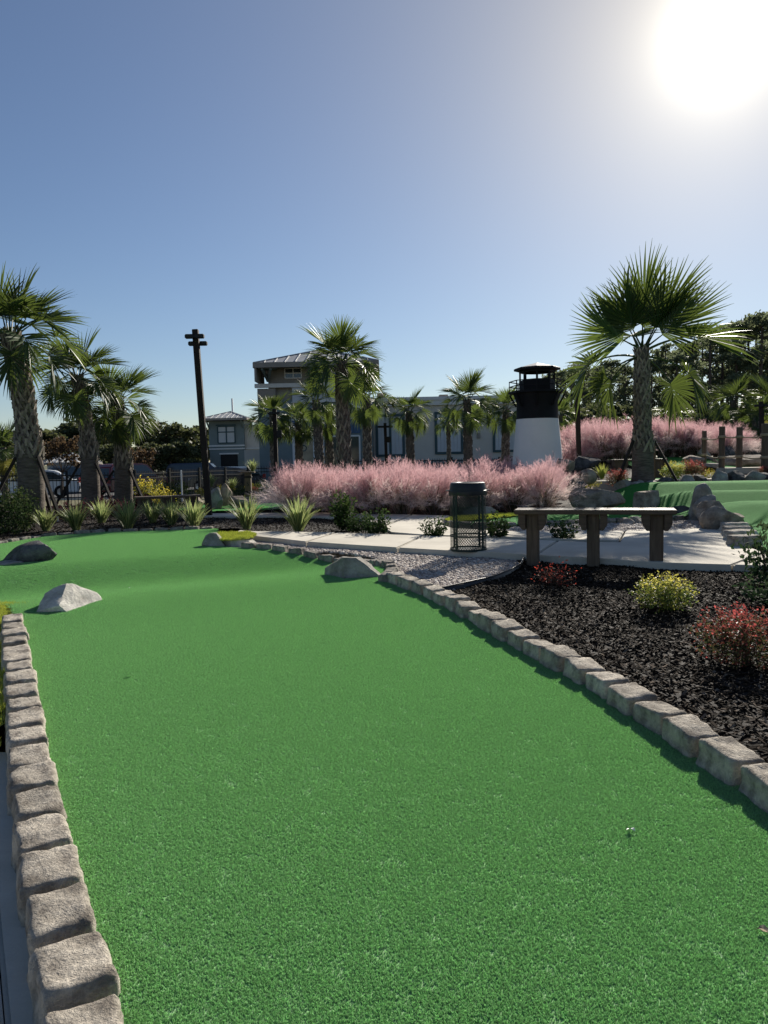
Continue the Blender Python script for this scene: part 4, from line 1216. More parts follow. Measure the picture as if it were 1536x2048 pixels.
for i, (px, py, d, w, h, l) in enumerate(((1150, 975, 15.2, .20, .14, 'dark rock left of the big flat-topped rock beside the pink grass'), (1172, 962, 16.0, .22, .16, 'small rock under the yellow shrub behind the big flat-topped rock'), (1130, 940, 19.0, .35, .2, 'dark rock at the foot of the lighthouse beside the pink grass'), (1165, 942, 20.5, .5, .25, 'long dark rock in the shade below the rear pink grass'),
                                         (1388, 925, 20.6, .28, .14, 'low rock at the foot of the first rope post'), (1408, 918, 22.5, .26, .22, 'grey rock seen between the first two rope posts'), (1455, 918, 22.5, .28, .30, 'pale rounded boulder seen between the middle rope posts'), (1485, 937, 20.8, .60, .28, 'large dark sloping rock behind the right rope posts'), (1420, 935, 20.4, .35, .10, 'flat rock below the second rope post'))):
    rk(l, px, py, d, (w, w * .7, h), 80 + i, ('rock_dark', 'rock_brown', 'rock_grey')[i % 3], 0.5)

# ------------------------------------------------------------------ trash can
q = P(937, 1112, 0.022)
tc_ = thing('trash_can', 'dark green wire mesh trash can with a dark lid beside the concrete path', 'trash can', (q.x, q.y, 0.022))
def mesh_wall(r, z0, z1, n=44, m=22, w=0.0042):
    mb = MB()
    for s in (-1, 1):
        for k in range(n):
            vs = []
            for j in range(m + 1):
                a = 2 * PI * (k / n) + s * 2 * PI * (j / m) * 0.42; z = z0 + (z1 - z0) * j / m
                for dz in (-w, w): vs.append((r * math.cos(a), r * math.sin(a), z + dz * 1.1))
            mb.add(vs, [(2 * j, 2 * j + 1, 2 * j + 3, 2 * j + 2) for j in range(m)])
    return mb
o = mesh_wall(0.212, 0.085, 0.735).build('mesh_wall', M['bin_green'], tc_); o['kind'] = 'stuff'
def ring(r, z, w, h): return [(r - w, z - h), (r, z - h), (r, z + h), (r - w, z + h)]
for z, h in ((0.085, .014), (0.245, .008), (0.735, .014)):
    mb = MB(); mb.lathe(ring(0.217, z, .008, h), 40, close=True); mb.build('hoop', M['bin_green'], tc_, 40)
for k in range(4):
    mb = MB(); a = PI / 4 + k * PI / 2; mb.box((0.213 * math.cos(a), .213 * math.sin(a), .41), (.012, .022, .65), a); mb.build('upright', M['bin_green'], tc_)
mb = MB(); mb.lathe([(0.001, .085), (.208, .085), (.208, .072), (.001, .072)], 40); mb.build('floor_plate', M['bin_green'], tc_, 40)
mb = MB(); mb.lathe([(.03, -.1), (.03, .072)], 12); mb.build('stem', M['bin_green'], tc_, 40)
mb = MB(); mb.lathe([(.222, .725), (.226, .74), (.222, .775), (.214, .782), (.206, .850), (.198, .866), (.180, .872), (.128, .872), (.118, .864), (.112, .80), (.13, .74), (.2, .725)], 48, close=True); mb.build('lid', M['bin_lid'], tc_, 40)
for s in (-1, 1):
    mb = MB(); mb.box((s * .235, 0, .777), (.042, .09, .014)); mb.build('lid_handle', M['bin_lid'], tc_, bevel=.004)
mb = MB(); mb.lathe([(.190, .20), (.195, .735)], 32)

# ------------------------------------------------------------------ benches
a, b = P(1027, 1022, 0.60), P(1345, 1024, 0.60)
bl, br_ = D(1028, 1019, 7.74), D(1354, 1022, 7.28)
bench('long weathered wooden bench with three posts standing in the dark mulch by the path', (bl.x, bl.y), (br_.x, br_.y), 0.625, 0.02, 0.32, 3, 0.048, 0.128, 0.18)
q1, q2 = D(268, 993, 15.2), D(402, 992, 15.6)
bench('low wooden bench behind the striped flax plants left of the leaning pole', (q1.x, q1.y), (q2.x, q2.y), D(335, 992, 15.4).z, gz(-4.2, 15.4) , 0.3, 3, 0.05, 0.13, 0.2)
q1, q2 = D(1228, 918, 18.9), D(1336, 917, 18.9)
bench('small wooden bench half hidden behind the trunk of the tall right palm', (q1.x, q1.y), (q2.x, q2.y), D(1280, 918, 18.9).z, gz(6.5, 18.9), 0.3, 2, 0.05, 0.2, 0.2)

# ------------------------------------------------------------------ poles, posts, ropes
bs = P(419, 1034, 0.06); tp = D(391, 659, bs.y)
light_pole('tall dark square wooden light pole leaning left, with two tiers of floodlights', bs, tp, 0.118, None, 0.38, 2)
b2 = D(553, 945, 26); t2 = D(549, 818, 26)
light_pole('dark lamp post in front of the two small palms left of the building door', (b2.x, b2.y, gz(b2.x, 26)), t2, 0.13, 'lamp posts round the course', 0.42, 1, True)
b3 = D(774, 940, 30); t3 = D(770, 846, 30)
light_pole('dark lamp post with a speaker box in front of the left shuttered window', (b3.x, b3.y, gz(b3.x, 30)), t3, 0.12, 'lamp posts round the course', 0.62, 1, True)
b4 = D(1159, 955, 22); t4 = D(1154, 779, 22)
light_pole('dark post with a short crossarm just right of the lighthouse', (b4.x, b4.y, gz(b4.x, 22)), t4, 0.125, 'lamp posts round the course', 0.45, 1)
b5 = D(1176, 930, 40); t5 = D(1175, 832, 40)
light_pole('small far lamp post beyond the pink grass right of the lighthouse', (b5.x, b5.y, gz(b5.x, 40)), t5, 0.14, 'lamp posts round the course', 0.8, 1)
b6 = D(1526, 940, 27); t6 = D(1522, 803, 27)
light_pole('dark lamp post at the right edge of the picture behind the rope fence', (b6.x, b6.y, gz(b6.x, 27)), t6, 0.13, 'lamp posts round the course', 0.62, 1)

rf = [D(1408, 934, 20.9), D(1443, 946, 19.9), D(1478, 943, 19.7), D(1531, 949, 18.9), D(1600, 952, 18.6)]
tops = [861, 853, 855, 849, 846]
ft = thing('rope_fence', 'weathered round wooden posts joined by two sagging ropes at the right edge', 'rope fence', rf[0])
hs = []
for i, q in enumerate(rf):
    h = D(1443, tops[i], q.y).z - q.z; hs.append(h); l = q - rf[0]
    r = .065 if i == 0 else .08 if i < 3 else .11
    mb = MB(); mb.lathe([(.001, -.3), (r, -.3), (r * .97, h - .015), (r * .88, h), (.001, h + .004)], 14, l); mb.build('post', M['post_wood'], ft, 40)
for i in range(len(rf) - 1):
    for fz in (0.78, 0.34):
        a_ = rf[i] + Vector((0, -.06, hs[i] * fz)); b_ = rf[i + 1] + Vector((0, -.06, hs[i + 1] * fz)); pts = []
        for k in range(9):
            t_ = k / 8; pp = a_.lerp(b_, t_) - rf[0]; pp.z -= 0.12 * (1 - (2 * t_ - 1) ** 2) * (b_ - a_).length / 1.2 * .5; pts.append(pp)
        mb = MB(); mb.tube(pts, 0.016, 7); mb.build('rope', M['rope'], ft, True)
for i, q in enumerate(rf):
    for fz in (0.78, 0.34):
        mb = MB(); r = (.065 if i == 0 else .08 if i < 3 else .11) + .01; mb.lathe([(r, hs[i] * fz - .035), (r + .012, hs[i] * fz - .02), (r + .012, hs[i] * fz + .02), (r, hs[i] * fz + .035)], 14, q - rf[0]); mb.build('rope_knot', M['rope'], ft, 40)

q = P(498, 1010, 0.06)
hp = thing('hole_marker', 'wooden hole post with a carved number 5 and a drink shelf beside the pink grass', 'hole marker', (q.x, q.y, 0.05))
zt = D(498, 946, q.y).z - 0.05
mb = MB(); mb.box((0, 0, zt / 2 - .1), (.155, .155, zt + .2)); mb.build('post', M['post_wood'], hp, bevel=.012)
mb = MB(); mb.box((0, -.01, zt + .018), (.36, .24, .035)); mb.build('shelf', M['bench_wood'], hp, bevel=.006)
for z in (zt - .1, zt * .42):
    mb = MB(); mb.box((0, 0, z), (.19, .19, .05)); mb.build('collar', M['pole_wood'], hp, bevel=.01)
letters('number', '5', .16, M['black_metal'], hp, (0, -.0795, zt * .66), (PI / 2, 0, 0), .004)
q = D(1305, 955, 17.4)
hp2 = thing('hole_marker', 'wooden hole post with a flat shelf behind the trunk of the tall right palm', 'hole marker', (q.x, q.y, gz(q.x, q.y)))
zt = D(1308, 889, q.y).z - gz(q.x, q.y)
mb = MB(); mb.box((0, 0, zt / 2 - .1), (.11, .11, zt + .2)); mb.build('post', M['post_wood'], hp2, bevel=.012)
mb = MB(); mb.box((0.03, -.01, zt + .018), (.26, .2, .035)); mb.build('shelf', M['bench_wood'], hp2, bevel=.006)
q = P(116, 1042, 0.07)
tag(inst('pipe', (lambda mb: (mb.lathe([(.018, -.2), (.018, .30), (.013, .30), (.013, .2)], 14), mb.mesh('pipe', M['white_pvc'], 40))[1])(MB()), None, (q.x, q.y, 0.06)), 'short white plastic pipe standing upright among the striped flax plants', 'pipe')
q = P(390, 1000, 0.0)
q = D(364, 985, 16.5)
tag(inst('pipe', (lambda mb: (mb.lathe([(.018, -.2), (.018, .50), (.013, .50), (.013, .4)], 14), mb.mesh('pipe', M['white_pvc'], 40))[1])(MB()), None, (q.x, q.y, q.z)), 'thin white pipe upright behind the far bench', 'pipe')

# ------------------------------------------------------------------ lighthouse
q = D(1075, 930, 21.0); LZ = gz(q.x, 21.0)
zA = D(1076, 838, 21).z - LZ; zG = D(1076, 784, 21).z - LZ; zR = D(1076, 741, 21).z - LZ; zT = D(1076, 727, 21).z - LZ
lh = thing('lighthouse', 'small model lighthouse with a white lower tower and black top behind the pink grass', 'lighthouse', (q.x, q.y, LZ), R(10))
mb = MB(); mb.lathe([(.001, -.1), (.80, -.1), (.585, zA)], 40); mb.build('tower', M['lh_white'], lh, 40)
mb = MB(); mb.lathe([(.588, zA), (.585, zA + .02), (.57, zG - .30), (.66, zG - .06), (.66, zG - .04), (.001, zG - .04)], 40); mb.build('tower', M['lh_black'], lh, 40)
mb = MB(); mb.lathe([(.001, zG - .04), (.80, zG - .04), (.80, zG + .02), (.001, zG + .02)], 8, phase=PI / 8); mb.build('gallery', M['lh_black'], lh)
for k in range(8):
    a = PI / 8 + k * PI / 4; ca, sa = math.cos(a), math.sin(a)
    mb = MB(); mb.bar((ca * .585, sa * .585, zG - .40), (ca * .76, sa * .76, zG - .07), .045, .05); mb.build('bracket', M['lh_black'], lh)
    mb = MB(); mb.box((ca * .77, sa * .77, zG + .16), (.022, .022, .28), a); mb.build('baluster', M['lh_black'], lh)
    a2 = a + PI / 4
    for hz, nm in ((.30, 'handrail'), (.16, 'midrail')):
        mb = MB(); mb.bar((ca * .77, sa * .77, zG + hz), (math.cos(a2) * .77, math.sin(a2) * .77, zG + hz), .028, .022); mb.build(nm, M['lh_black'], lh)
    mb = MB(); mb.box((ca * .47, sa * .47, (zG + .25 + zR) / 2), (.05, .05, zR - zG - .25), a); mb.build('lantern_post', M['lh_black'], lh)
mb = MB(); mb.lathe([(.50, zG + .02), (.50, zG + .32), (.44, zG + .32), (.44, zG + .02)], 8, phase=PI / 8, close=True); mb.build('lantern_wall', M['lh_black'], lh)
mb = MB(); mb.lathe([(.50, zR - .06), (.50, zR), (.44, zR), (.44, zR - .06)], 8, phase=PI / 8, close=True); mb.build('lantern_beam', M['lh_black'], lh)
mb = MB(); mb.lathe([(.46, zR), (.64, zR), (.645, zR + .05), (.60, zR + .075)], 8, phase=PI / 8); mb.build('eave', M['lh_black'], lh)
mb = MB(); mb.lathe([(.63, zR + .062), (.001, zT + .03)], 8, phase=PI / 8); mb.build('roof', M['lh_roof'], lh)
# ------------------------------------------------------------------ buildings
BY = 50.0
def bw(px, py, d=BY): q = D(px, py, d); return q.x, q.z
def part_box(parent, nm, mat, x0, x1, y0, y1, z0, z1, bevel=0.0, org=(0, 0, 0)):
    mb = MB(); mb.box(((x0 + x1) / 2 - org[0], (y0 + y1) / 2 - org[1], (z0 + z1) / 2 - org[2]), (abs(x1 - x0), abs(y1 - y0), abs(z1 - z0)))
    return mb.build(nm, M[mat], parent, bevel=bevel)
def hip_roof(parent, x0, x1, y0, y1, z, h, inset, mat, org, seam=0.6, drop=0.35):
    cx, cy_ = (x0 + x1) / 2, (y0 + y1) / 2
    rx = max(0.01, (x1 - x0) / 2 - inset)
    v = [(x0, y0, z), (x1, y0, z), (x1, y1, z), (x0, y1, z), (cx - rx, cy_, z + h), (cx + rx, cy_, z + h)]
    v = [(a - org[0], b - org[1], c - org[2]) for a, b, c in v]
    mb = MB(); mb.add(v, [(0, 1, 5, 4), (1, 2, 5), (2, 3, 4, 5), (3, 0, 4)])
    ro = mb.build('roof', M[mat], parent)
    sb = MB(); V_ = [Vector(p) for p in v]
    n = int((x1 - x0) / seam)
    for i in range(1, n):
        x = x0 + (x1 - x0) * i / n - org[0]
        if x < V_[4].x: t = (x - V_[0].x) / (V_[4].x - V_[0].x)
        elif x > V_[5].x: t = (V_[1].x - x) / (V_[1].x - V_[5].x)
        else: t = 1
        for ys in (0, 3):
            a = Vector((x, V_[ys].y, V_[0].z)); b = Vector((x, a.y + (V_[4].y - a.y) * t, V_[0].z + (V_[4].z - V_[0].z) * t))
            sb.bar(a + Vector((0, 0, .03)), b + Vector((0, 0, .03)), .05, .06)
    for a, b in ((0, 4), (1, 5), (2, 5), (3, 4), (4, 5)):
        sb.bar(V_[a] + Vector((0, 0, .03)), V_[b] + Vector((0, 0, .03)), .10, .07)
    o = sb.build('roof_seams_pattern', M[mat], ro); o.name = 'standing_seam'; o['kind'] = 'stuff'
    for nm, (xa, xb, ya, yb) in (('fascia', (x0 - .05, x1 + .05, y0 - .06, y0 - .01)), ('fascia', (x0 - .06, x0 - .01, y0, y1)), ('fascia', (x1 + .01, x1 + .06, y0, y1))):
        part_box(parent, nm, 'stucco_warm', xa, xb, ya, yb, z - drop, z + .02, 0, org)
    part_box(parent, 'soffit', 'stucco_warm', x0, x1, y0, y1, z - .10, z - .04, 0, org)
    return ro
X = lambda px: bw(px, 850)[0]
Zp = lambda py, px=760: bw(px, py)[1]
g0 = -0.75
ox = X(745); org = (ox, BY, g0)
bd = thing('commercial_building', 'grey stucco building with a hip roofed corner tower, parapet wall and teal framed shuttered windows', 'building', org)
# long wall
part_box(bd, 'wall', 'stucco', X(746), X(1120), BY, BY + 14, g0, Zp(799), 0, org)
part_box(bd, 'cornice', 'trim_pale', X(744), X(1122), BY - .22, BY - .002, Zp(813), Zp(803), .02, org)
part_box(bd, 'parapet_cap', 'trim_pale', X(744), X(1123), BY - .3, BY + .2, Zp(803) + .002, Zp(796), .02, org)
part_box(bd, 'plinth', 'stucco_dark', X(746), X(1120), BY - .10, BY - .002, g0, Zp(922), 0, org)
for a, b in ((755, 771), (883, 901)):
    part_box(bd, 'rooftop_unit', 'stucco_warm', X(a), X(b), BY + 1.5, BY + 2.2, Zp(800), Zp(782 if a < 800 else 788), .02, org)
def shutter_window(x0, x1, y0, y1, one=False):
    f = thing('w', None, None); f.parent = bd; f.name = 'window'
    xa, xb, za, zb = X(x0), X(x1), Zp(y1, x0), Zp(y0, x0); w = .16
    f.location = (xa - org[0], -0.0, za - org[2]); o2 = (xa, BY, za)
    for nm, r in (('frame', (xa, xa + w, za, zb)), ('frame', (xb - w, xb, za, zb)), ('frame', (xa + w, xb - w, zb - w, zb)), ('frame', (xa + w, xb - w, za, za + w))) + ((('frame', ((xa + xb) / 2 - w / 2, (xa + xb) / 2 + w / 2, za + w, zb - w)),) if not one else ()):
        part_box(f, nm, 'trim_teal', r[0], r[1], BY - .10, BY - .004, r[2], r[3], .012, o2)
    xm = (xa + xb) / 2
    for lo, hi in (((xa + w, xm - w / 2), (xm + w / 2, xb - w)) if not one else ((xa + w, xb - w),)):
        for k in range(3):
            s = (hi - lo) / 3
            part_box(f, 'board', 'shutter', lo + s * k + .008, lo + s * (k + 1) - .008, BY - .05, BY - .005, za + w + .002, zb - w - .002, .008, o2)
shutter_window(751, 809, 829, 914)
shutter_window(869, 926, 824, 909)
shutter_window(985, 1042, 824, 905)
part_box(bd, 'wall_vent', 'stucco_warm', X(953), X(960), BY - .12, BY - .003, Zp(881), Zp(870), .02, org)
part_box(bd, 'wall_light', 'black_metal', X(845), X(849), BY - .12, BY - .003, Zp(858), Zp(854), .01, org)
# tower
tx0, tx1 = X(525), X(745); ty0 = BY - 1.6; tyb = BY + 7
part_box(bd, 'tower_wall', 'stucco_dark', tx0, tx1, ty0, tyb, g0, Zp(800), 0, org)
part_box(bd, 'tower_wall', 'stucco_warm', X(545), X(728), ty0 + .3, tyb, Zp(800) + .003, Zp(728), 0, org)
part_box(bd, 'tower_cornice', 'trim_pale', tx0 - .15, tx1 + .15, ty0 - .2, ty0 - .002, Zp(776), Zp(768), .02, org)
part_box(bd, 'parapet_panel', 'stucco_warm', tx0, X(560), ty0 - .05, ty0 + 2.0, Zp(800) + .003, Zp(777), 0, org)
part_box(bd, 'sign_panel', 'shutter', X(592), X(705), ty0 - .08, ty0 - .003, Zp(804), Zp(776), .01, org)
part_box(bd, 'sign_ledge', 'trim_pale', X(590), X(708), ty0 - .16, ty0 - .004, Zp(806), Zp(804) - .004, .01, org)
letters('sign_letter', 'S', .72, M['panel_blue'], bd, (X(616) - org[0], ty0 - .095 - org[1], Zp(790) - org[2]), (PI / 2, 0, 0), .02)
ye = ty0 - 1.3
xe0, xe1, ze = D(507, 727, ye).x, D(756, 722, ye).x, D(600, 724, ye).z
hip_roof(bd, xe0, xe1, ye, tyb, ze, 1.45, 4.6, 'roof_metal', org, .62, .30)
part_box(bd, 'eave_box', 'stucco_warm', xe0 + .02, xe0 + .14, ye + .05, ty0 + 2, ze - 1.15, ze - .31, 0, org)
for px in (532, 548, 735, 741):
    mb = MB(); mb.bar((X(px) - org[0] + (.3 if px < 600 else -.3), ye + .15 - org[1], ze - .35 - org[2]), (X(545 if px < 600 else 728) - org[0], ty0 + .2 - org[1], Zp(762) - org[2]), .14, .14); mb.build('bracket', M['stucco_dark'], bd)
for k in range(3):
    part_box(bd, 'soffit_beam', 'stucco_dark', xe0 + .2, xe0 + 1.3, ye + .3 + k * .45, ye + .45 + k * .45, ze - .32, ze - .11, 0, org)
def glazed(x0, x1, y0, y1, yy, nx, ny, frame='trim_pale', pane='glass', w=.07, name='window'):
    f = thing('w', None, None); f.parent = bd; f.name = name
    xa, xb, za, zb = X(x0), X(x1), Zp(y1), Zp(y0); o2 = (xa, yy, za); f.location = (xa - org[0], yy - org[1], za - org[2])
    for i in range(nx + 1):
        x = xa + (xb - xa) * i / nx; part_box(f, 'frame', frame, x - w / 2, x + w / 2, yy - .08, yy - .004, za, zb, 0, o2)
    for j in range(ny + 1):
        z = za + (zb - za) * j / ny; part_box(f, 'frame', frame, xa, xb, yy - .072, yy - .006, z - w / 2, z + w / 2, 0, o2)
    for i in range(nx):
        for j in range(ny):
            part_box(f, 'pane', pane, xa + (xb - xa) * i / nx + w / 2, xa + (xb - xa) * (i + 1) / nx - w / 2, yy - .03, yy - .005, za + (zb - za) * j / ny + w / 2, za + (zb - za) * (j + 1) / ny - w / 2, 0, o2)
glazed(578, 610, 738, 757, ty0 + .3, 2, 2)
glazed(650, 682, 738, 757, ty0 + .3, 2, 2)
glazed(590, 722, 822, 839, ty0, 4, 1)
mb = MB(); n = 14; vs = []
for i in range(n + 1):
    t = i / n; x = X(588) + (X(724) - X(588)) * t; z = Zp(821) + .55 * math.sin(PI * t); vs += [(x - org[0], ty0 - .10 - org[1], z - org[2]), (x - org[0], ty0 - .10 - org[1], z + .16 - org[2]), (x - org[0], ty0 - .003 - org[1], z + .16 - org[2]), (x - org[0], ty0 - .003 - org[1], z - org[2])]
mb.add(vs, [(4 * i + k, 4 * i + (k + 1) % 4, 4 * i + 4 + (k + 1) % 4, 4 * i + 4 + k) for i in range(n) for k in range(4)]); mb.build('arch', M['trim_pale'], bd)
for k in range(10):
    s = (X(722) - X(590)) / 10; part_box(bd, 'board', 'panel_blue', X(590) + s * k + .012, X(590) + s * (k + 1) - .012, ty0 - .07, ty0 - .004, Zp(867), Zp(841), .01, org)
glazed(592, 632, 872, 940, ty0, 1, 1, 'trim_pale', 'door_tan', .16, 'door')
glazed(650, 720, 872, 940, ty0, 2, 1, 'trim_pale', 'glass', .10, 'door')
mb = MB(); mb.lathe([(.15, -.01), (.21, -.01), (.21, .01), (.15, .01)], 24, close=True)
em = mb.build('door_emblem', M['trim_teal'], bd); em.location = (X(611) - org[0], ty0 - .05 - org[1], Zp(894) - org[2]); em.rotation_euler = (PI / 2, 0, 0)
for px in (568, 714):
    mb = MB(); x, z = X(px) - org[0], Zp(838) - org[2]; y = ty0 - org[1]
    mb.tube([(x, y, z), (x, y - .25, z + .25), (x, y - .55, z + .22), (x, y - .60, z + .02)], .03, 6); mb.lathe([(.04, .05), (.09, 0), (.30, -.10), (.28, -.11), (.05, -.02)], 16, (x, y - .60, z)); mb.build('barn_light', M['black_metal'], bd, 40)
part_box(bd, 'low_wing', 'stucco', X(470), X(524), BY + 3, BY + 9, g0, Zp(893), 0, org)
for k in range(4):
    part_box(bd, 'louvre', 'dark_void', X(514), X(534), BY + 2.80, BY + 2.98, Zp(897 + 6 * k), Zp(893.5 + 6 * k), 0, org)
# low wall of a plain building right of the lighthouse
q0 = D(1118, 853, 62); q1 = D(1172, 853, 62)
lb = thing('low_building', 'plain beige flat-roofed wall seen between the lighthouse and the rear pink grass', 'building', (q0.x, 62, -0.8))
part_box(lb, 'wall', 'stucco_warm', q0.x - 3, q1.x + 1.5, 62, 68, -0.8, q0.z - .2, 0, (q0.x, 62, -.8))
part_box(lb, 'parapet_cap', 'trim_pale', q0.x - 3.1, q1.x + 1.6, 61.9, 62.3, q0.z - .2, q0.z, .01, (q0.x, 62, -.8))

# far left building
FY = 82.0
fx = lambda px: D(px, 870, FY).x
fz = lambda py: D(450, py, FY).z
fo = (fx(450), FY, -1.0)
fb = thing('far_building', 'teal-grey building with a hip roofed tower and dark garage opening beyond the parked cars', 'building', fo)
part_box(fb, 'wall', 'stucco_dark', fx(418), fx(488), FY, FY + 5, -1.0, fz(842), 0, fo)
part_box(fb, 'wing_wall', 'stucco', fx(488), fx(552), FY + .5, FY + 8, -1.0, fz(850), 0, fo)
for y0, y1 in ((893, 890), (899, 896.5)):
    part_box(fb, 'band', 'trim_pale', fx(417), fx(489), FY - .12, FY - .003, fz(y0), fz(y1), 0, fo)
part_box(fb, 'band', 'trim_pale', fx(489), fx(552), FY + .36, FY + .497, fz(899), fz(896.5), 0, fo)
f2 = thing('w', None, None); f2.parent = fb; f2.name = 'window'
xa, xb, za, zb = fx(436), fx(470), fz(886), fz(853)
f2.location = (xa - fo[0], 0, za - fo[2]); o2 = (xa, FY, za)
for i in range(3):
    x = xa + (xb - xa) * i / 2; part_box(f2, 'frame', 'trim_teal', x - .06, x + .06, FY - .12, FY - .004, za, zb, 0, o2)
for z in (za, za + (zb - za) * .66, zb):
    part_box(f2, 'frame', 'trim_teal', xa, xb, FY - .11, FY - .006, z - .06, z + .06, 0, o2)
for i in range(2):
    for j, (a, b) in enumerate(((0, .66), (.66, 1))):
        part_box(f2, 'pane', 'shutter', xa + (xb - xa) * i / 2 + .06, xa + (xb - xa) * (i + 1) / 2 - .06, FY - .05, FY - .006, za + (zb - za) * a + .06, za + (zb - za) * b - .06, 0, o2)
part_box(fb, 'window_hood', 'trim_teal', fx(433), fx(473), FY - .22, FY - .005, fz(852), fz(849), 0, fo)
part_box(fb, 'garage_opening', 'dark_void', fx(440), fx(474), FY - .05, FY - .004, -1.0, fz(909), 0, fo)
part_box(fb, 'garage_lintel', 'trim_pale', fx(438), fx(476), FY - .15, FY - .006, fz(909) + .003, fz(906), 0, fo)
hip_roof(fb, fx(408), fx(499), FY - 1.6, FY + 6.6, fz(838), .95, 3.0, 'roof_metal', fo, .55, .22)
for px in (419, 487):
    mb = MB(); mb.bar((fx(px) - fo[0], -1.3, fz(842) - fo[2]), (fx(px) - fo[0], -.05, fz(856) - fo[2]), .14, .14); mb.build('bracket', M['stucco_dark'], fb)
# shed with the blue metal roof behind the left palms
so = D(118, 935, 58); s0 = (so.x, 58.0, -.75)
sh = thing('shed', 'low pale shed with a blue-grey metal roof behind the left palm trunks', 'shed', s0)
sx0, sx1, sz = D(84, 930, 58).x, D(160, 930, 58).x, D(118, 928, 58).z
part_box(sh, 'wall', 'trim_pale', sx0 + .4, sx1 - .2, 58, 62, -.75, sz, 0, s0)
hip_roof(sh, sx0, sx1, 57.5, 62.5, sz + .1, .75, 1.4, 'roof_metal', s0, .4, .16)
# utility mast at the far left building
um = D(466, 850, 90)
mb = MB(); mb.tube([(0, 0, -1), (0, 0, D(466, 797, 90).z + .4)], .10, 8); tag(mb.build('mast', M['trim_pale'], None, True, 0, (um.x, 90, -.4)), 'thin pale mast rising right of the far hip roof', 'mast')

# ------------------------------------------------------------------ fences
fence('black iron picket fence behind the three left palms', (-16.5, 22.2), (-8.6, 25.6), gz, 1.20, 2.1)
fence('black iron picket fence in front of the parked dark cars', (-8.6, 25.6), (-6.2, 34.0), gz, 1.22, 2.3)
fence('long black iron picket fence in front of the grey building', (-6.2, 34.0), (10.5, 37.5), gz, 1.30, 2.4, 0.12)
fence('black iron picket fence in front of the dark trees at the right', (10.5, 37.5), (34, 34), gz, 1.3, 2.6, 0.13)

# ------------------------------------------------------------------ cars
def park(px, py, d, rz, paint, suv, label, L=4.6):
    q = D(px, py, d); car(label, (q.x, d, gz(q.x, d) + .02), rz, paint, suv, L)
park(408, 945, 46, R(6), 'navy', True, 'dark blue parked SUV facing right, behind the leaning pole')
park(452, 950, 44, R(150), 'black', False, 'black parked car right of the dark blue SUV behind the fence')
park(262, 945, 40, R(62), 'red', True, 'dark red parked SUV with its tail lamps towards the third left palm')
park(62, 955, 38, R(200), 'white', False, 'white parked car seen through the fence beside the leftmost palm')
park(182, 950, 47, R(4), 'silver', True, 'silver parked van between the left palm trunks', 5.2)

# ------------------------------------------------------------------ trees
GL = 'trees beyond the car park'
lt = [(20, 858, 95, 1.1), (75, 850, 105, 1.2), (128, 834, 110, 1.15), (185, 846, 112, 1.2), (245, 850, 100, 1.1), (300, 846, 116, 1.0), (335, 836, 104, 1.05), (372, 842, 110, 1.0), (400, 850, 118, 1.0), (-60, 850, 100, 1.2)]
ll = ['dark broadleaf tree behind the leftmost palm trunk', 'wide dark tree between the first two left palms, far off', 'rounded tall tree just left of the second left palm', 'dark far tree behind the second left palm crown', 'dark far tree behind the third left palm trunk', 'lower dark tree right of the third left palm', 'tall rounded tree standing highest left of the leaning pole', 'dark tree directly left of the far hip roofed tower', 'far tree behind the left corner of the far hip roofed tower', 'broad dark tree cut by the left edge of the picture']
for i, (px, py, d, w) in enumerate(lt):
    q = D(px, 930, d); h = D(px, py, d).z + .9
    tree('round', i, ll[i], (q.x, d, -.9), h * 1.16, GL, i * 1.3, w * 1.25)
for i, (px, py, d, w, l) in enumerate(((160, 905, 78, 1.3, 'low dark hedge-like tree behind the shed'), (290, 895, 74, 1.3, 'low bushy tree right of the red SUV'), (340, 893, 76, 1.3, 'low bushy tree behind the dark blue SUV, left of the pole'), (375, 898, 80, 1.2, 'low dark tree at the foot of the far tower'), (30, 895, 74, 1.3, 'low bushy tree behind the leftmost palm'), (225, 893, 76, 1.3, 'low bushy tree behind the third palm trunk'))):
    q = D(px, 930, d); tree('round', i + 1, l, (q.x, d, -.8), (D(px, py, d).z + .9) * 1.3, GL, i * 2.1, w)
q = D(122, 940, 36); tree('rust', 0, 'small rusty brown ornamental tree between the first two left palms', (q.x, 36, gz(q.x, 36)), D(122, 880, 36).z - gz(q.x, 36) + .4, None, 0.4, 0.9)
q = D(285, 940, 42); tree('rust', 0, 'small brownish tree right of the third left palm trunk', (q.x, 42, gz(q.x, 42)), D(285, 898, 42).z - gz(q.x, 42) + .3, None, 1.9, 1.0)
GP = 'pines beyond the right green'
pt = [(1122, 742, 76), (1143, 735, 80), (1168, 728, 84), (1196, 735, 78), (1222, 722, 82), (1250, 730, 86), (1302, 720, 80), (1330, 690, 82), (1352, 712, 78), (1384, 684, 80), (1418, 658, 76), (1442, 668, 82), (1470, 646, 78), (1494, 640, 80), (1520, 632, 76), (1546, 622, 80), (1580, 618, 82), (1366, 700, 88), (1455, 655, 88), (1508, 640, 90), (1100, 752, 84), (1070, 770, 90), (1620, 630, 84), (1132, 748, 92), (1158, 740, 94), (1182, 745, 90), (1210, 738, 96), (1238, 735, 92), (1268, 738, 90), (1288, 730, 94), (1318, 712, 92), (1342, 705, 96), (1376, 690, 94), (1402, 676, 90), (1430, 668, 96), (1462, 660, 98), (1484, 650, 94), (1530, 640, 96), (1560, 640, 98)]
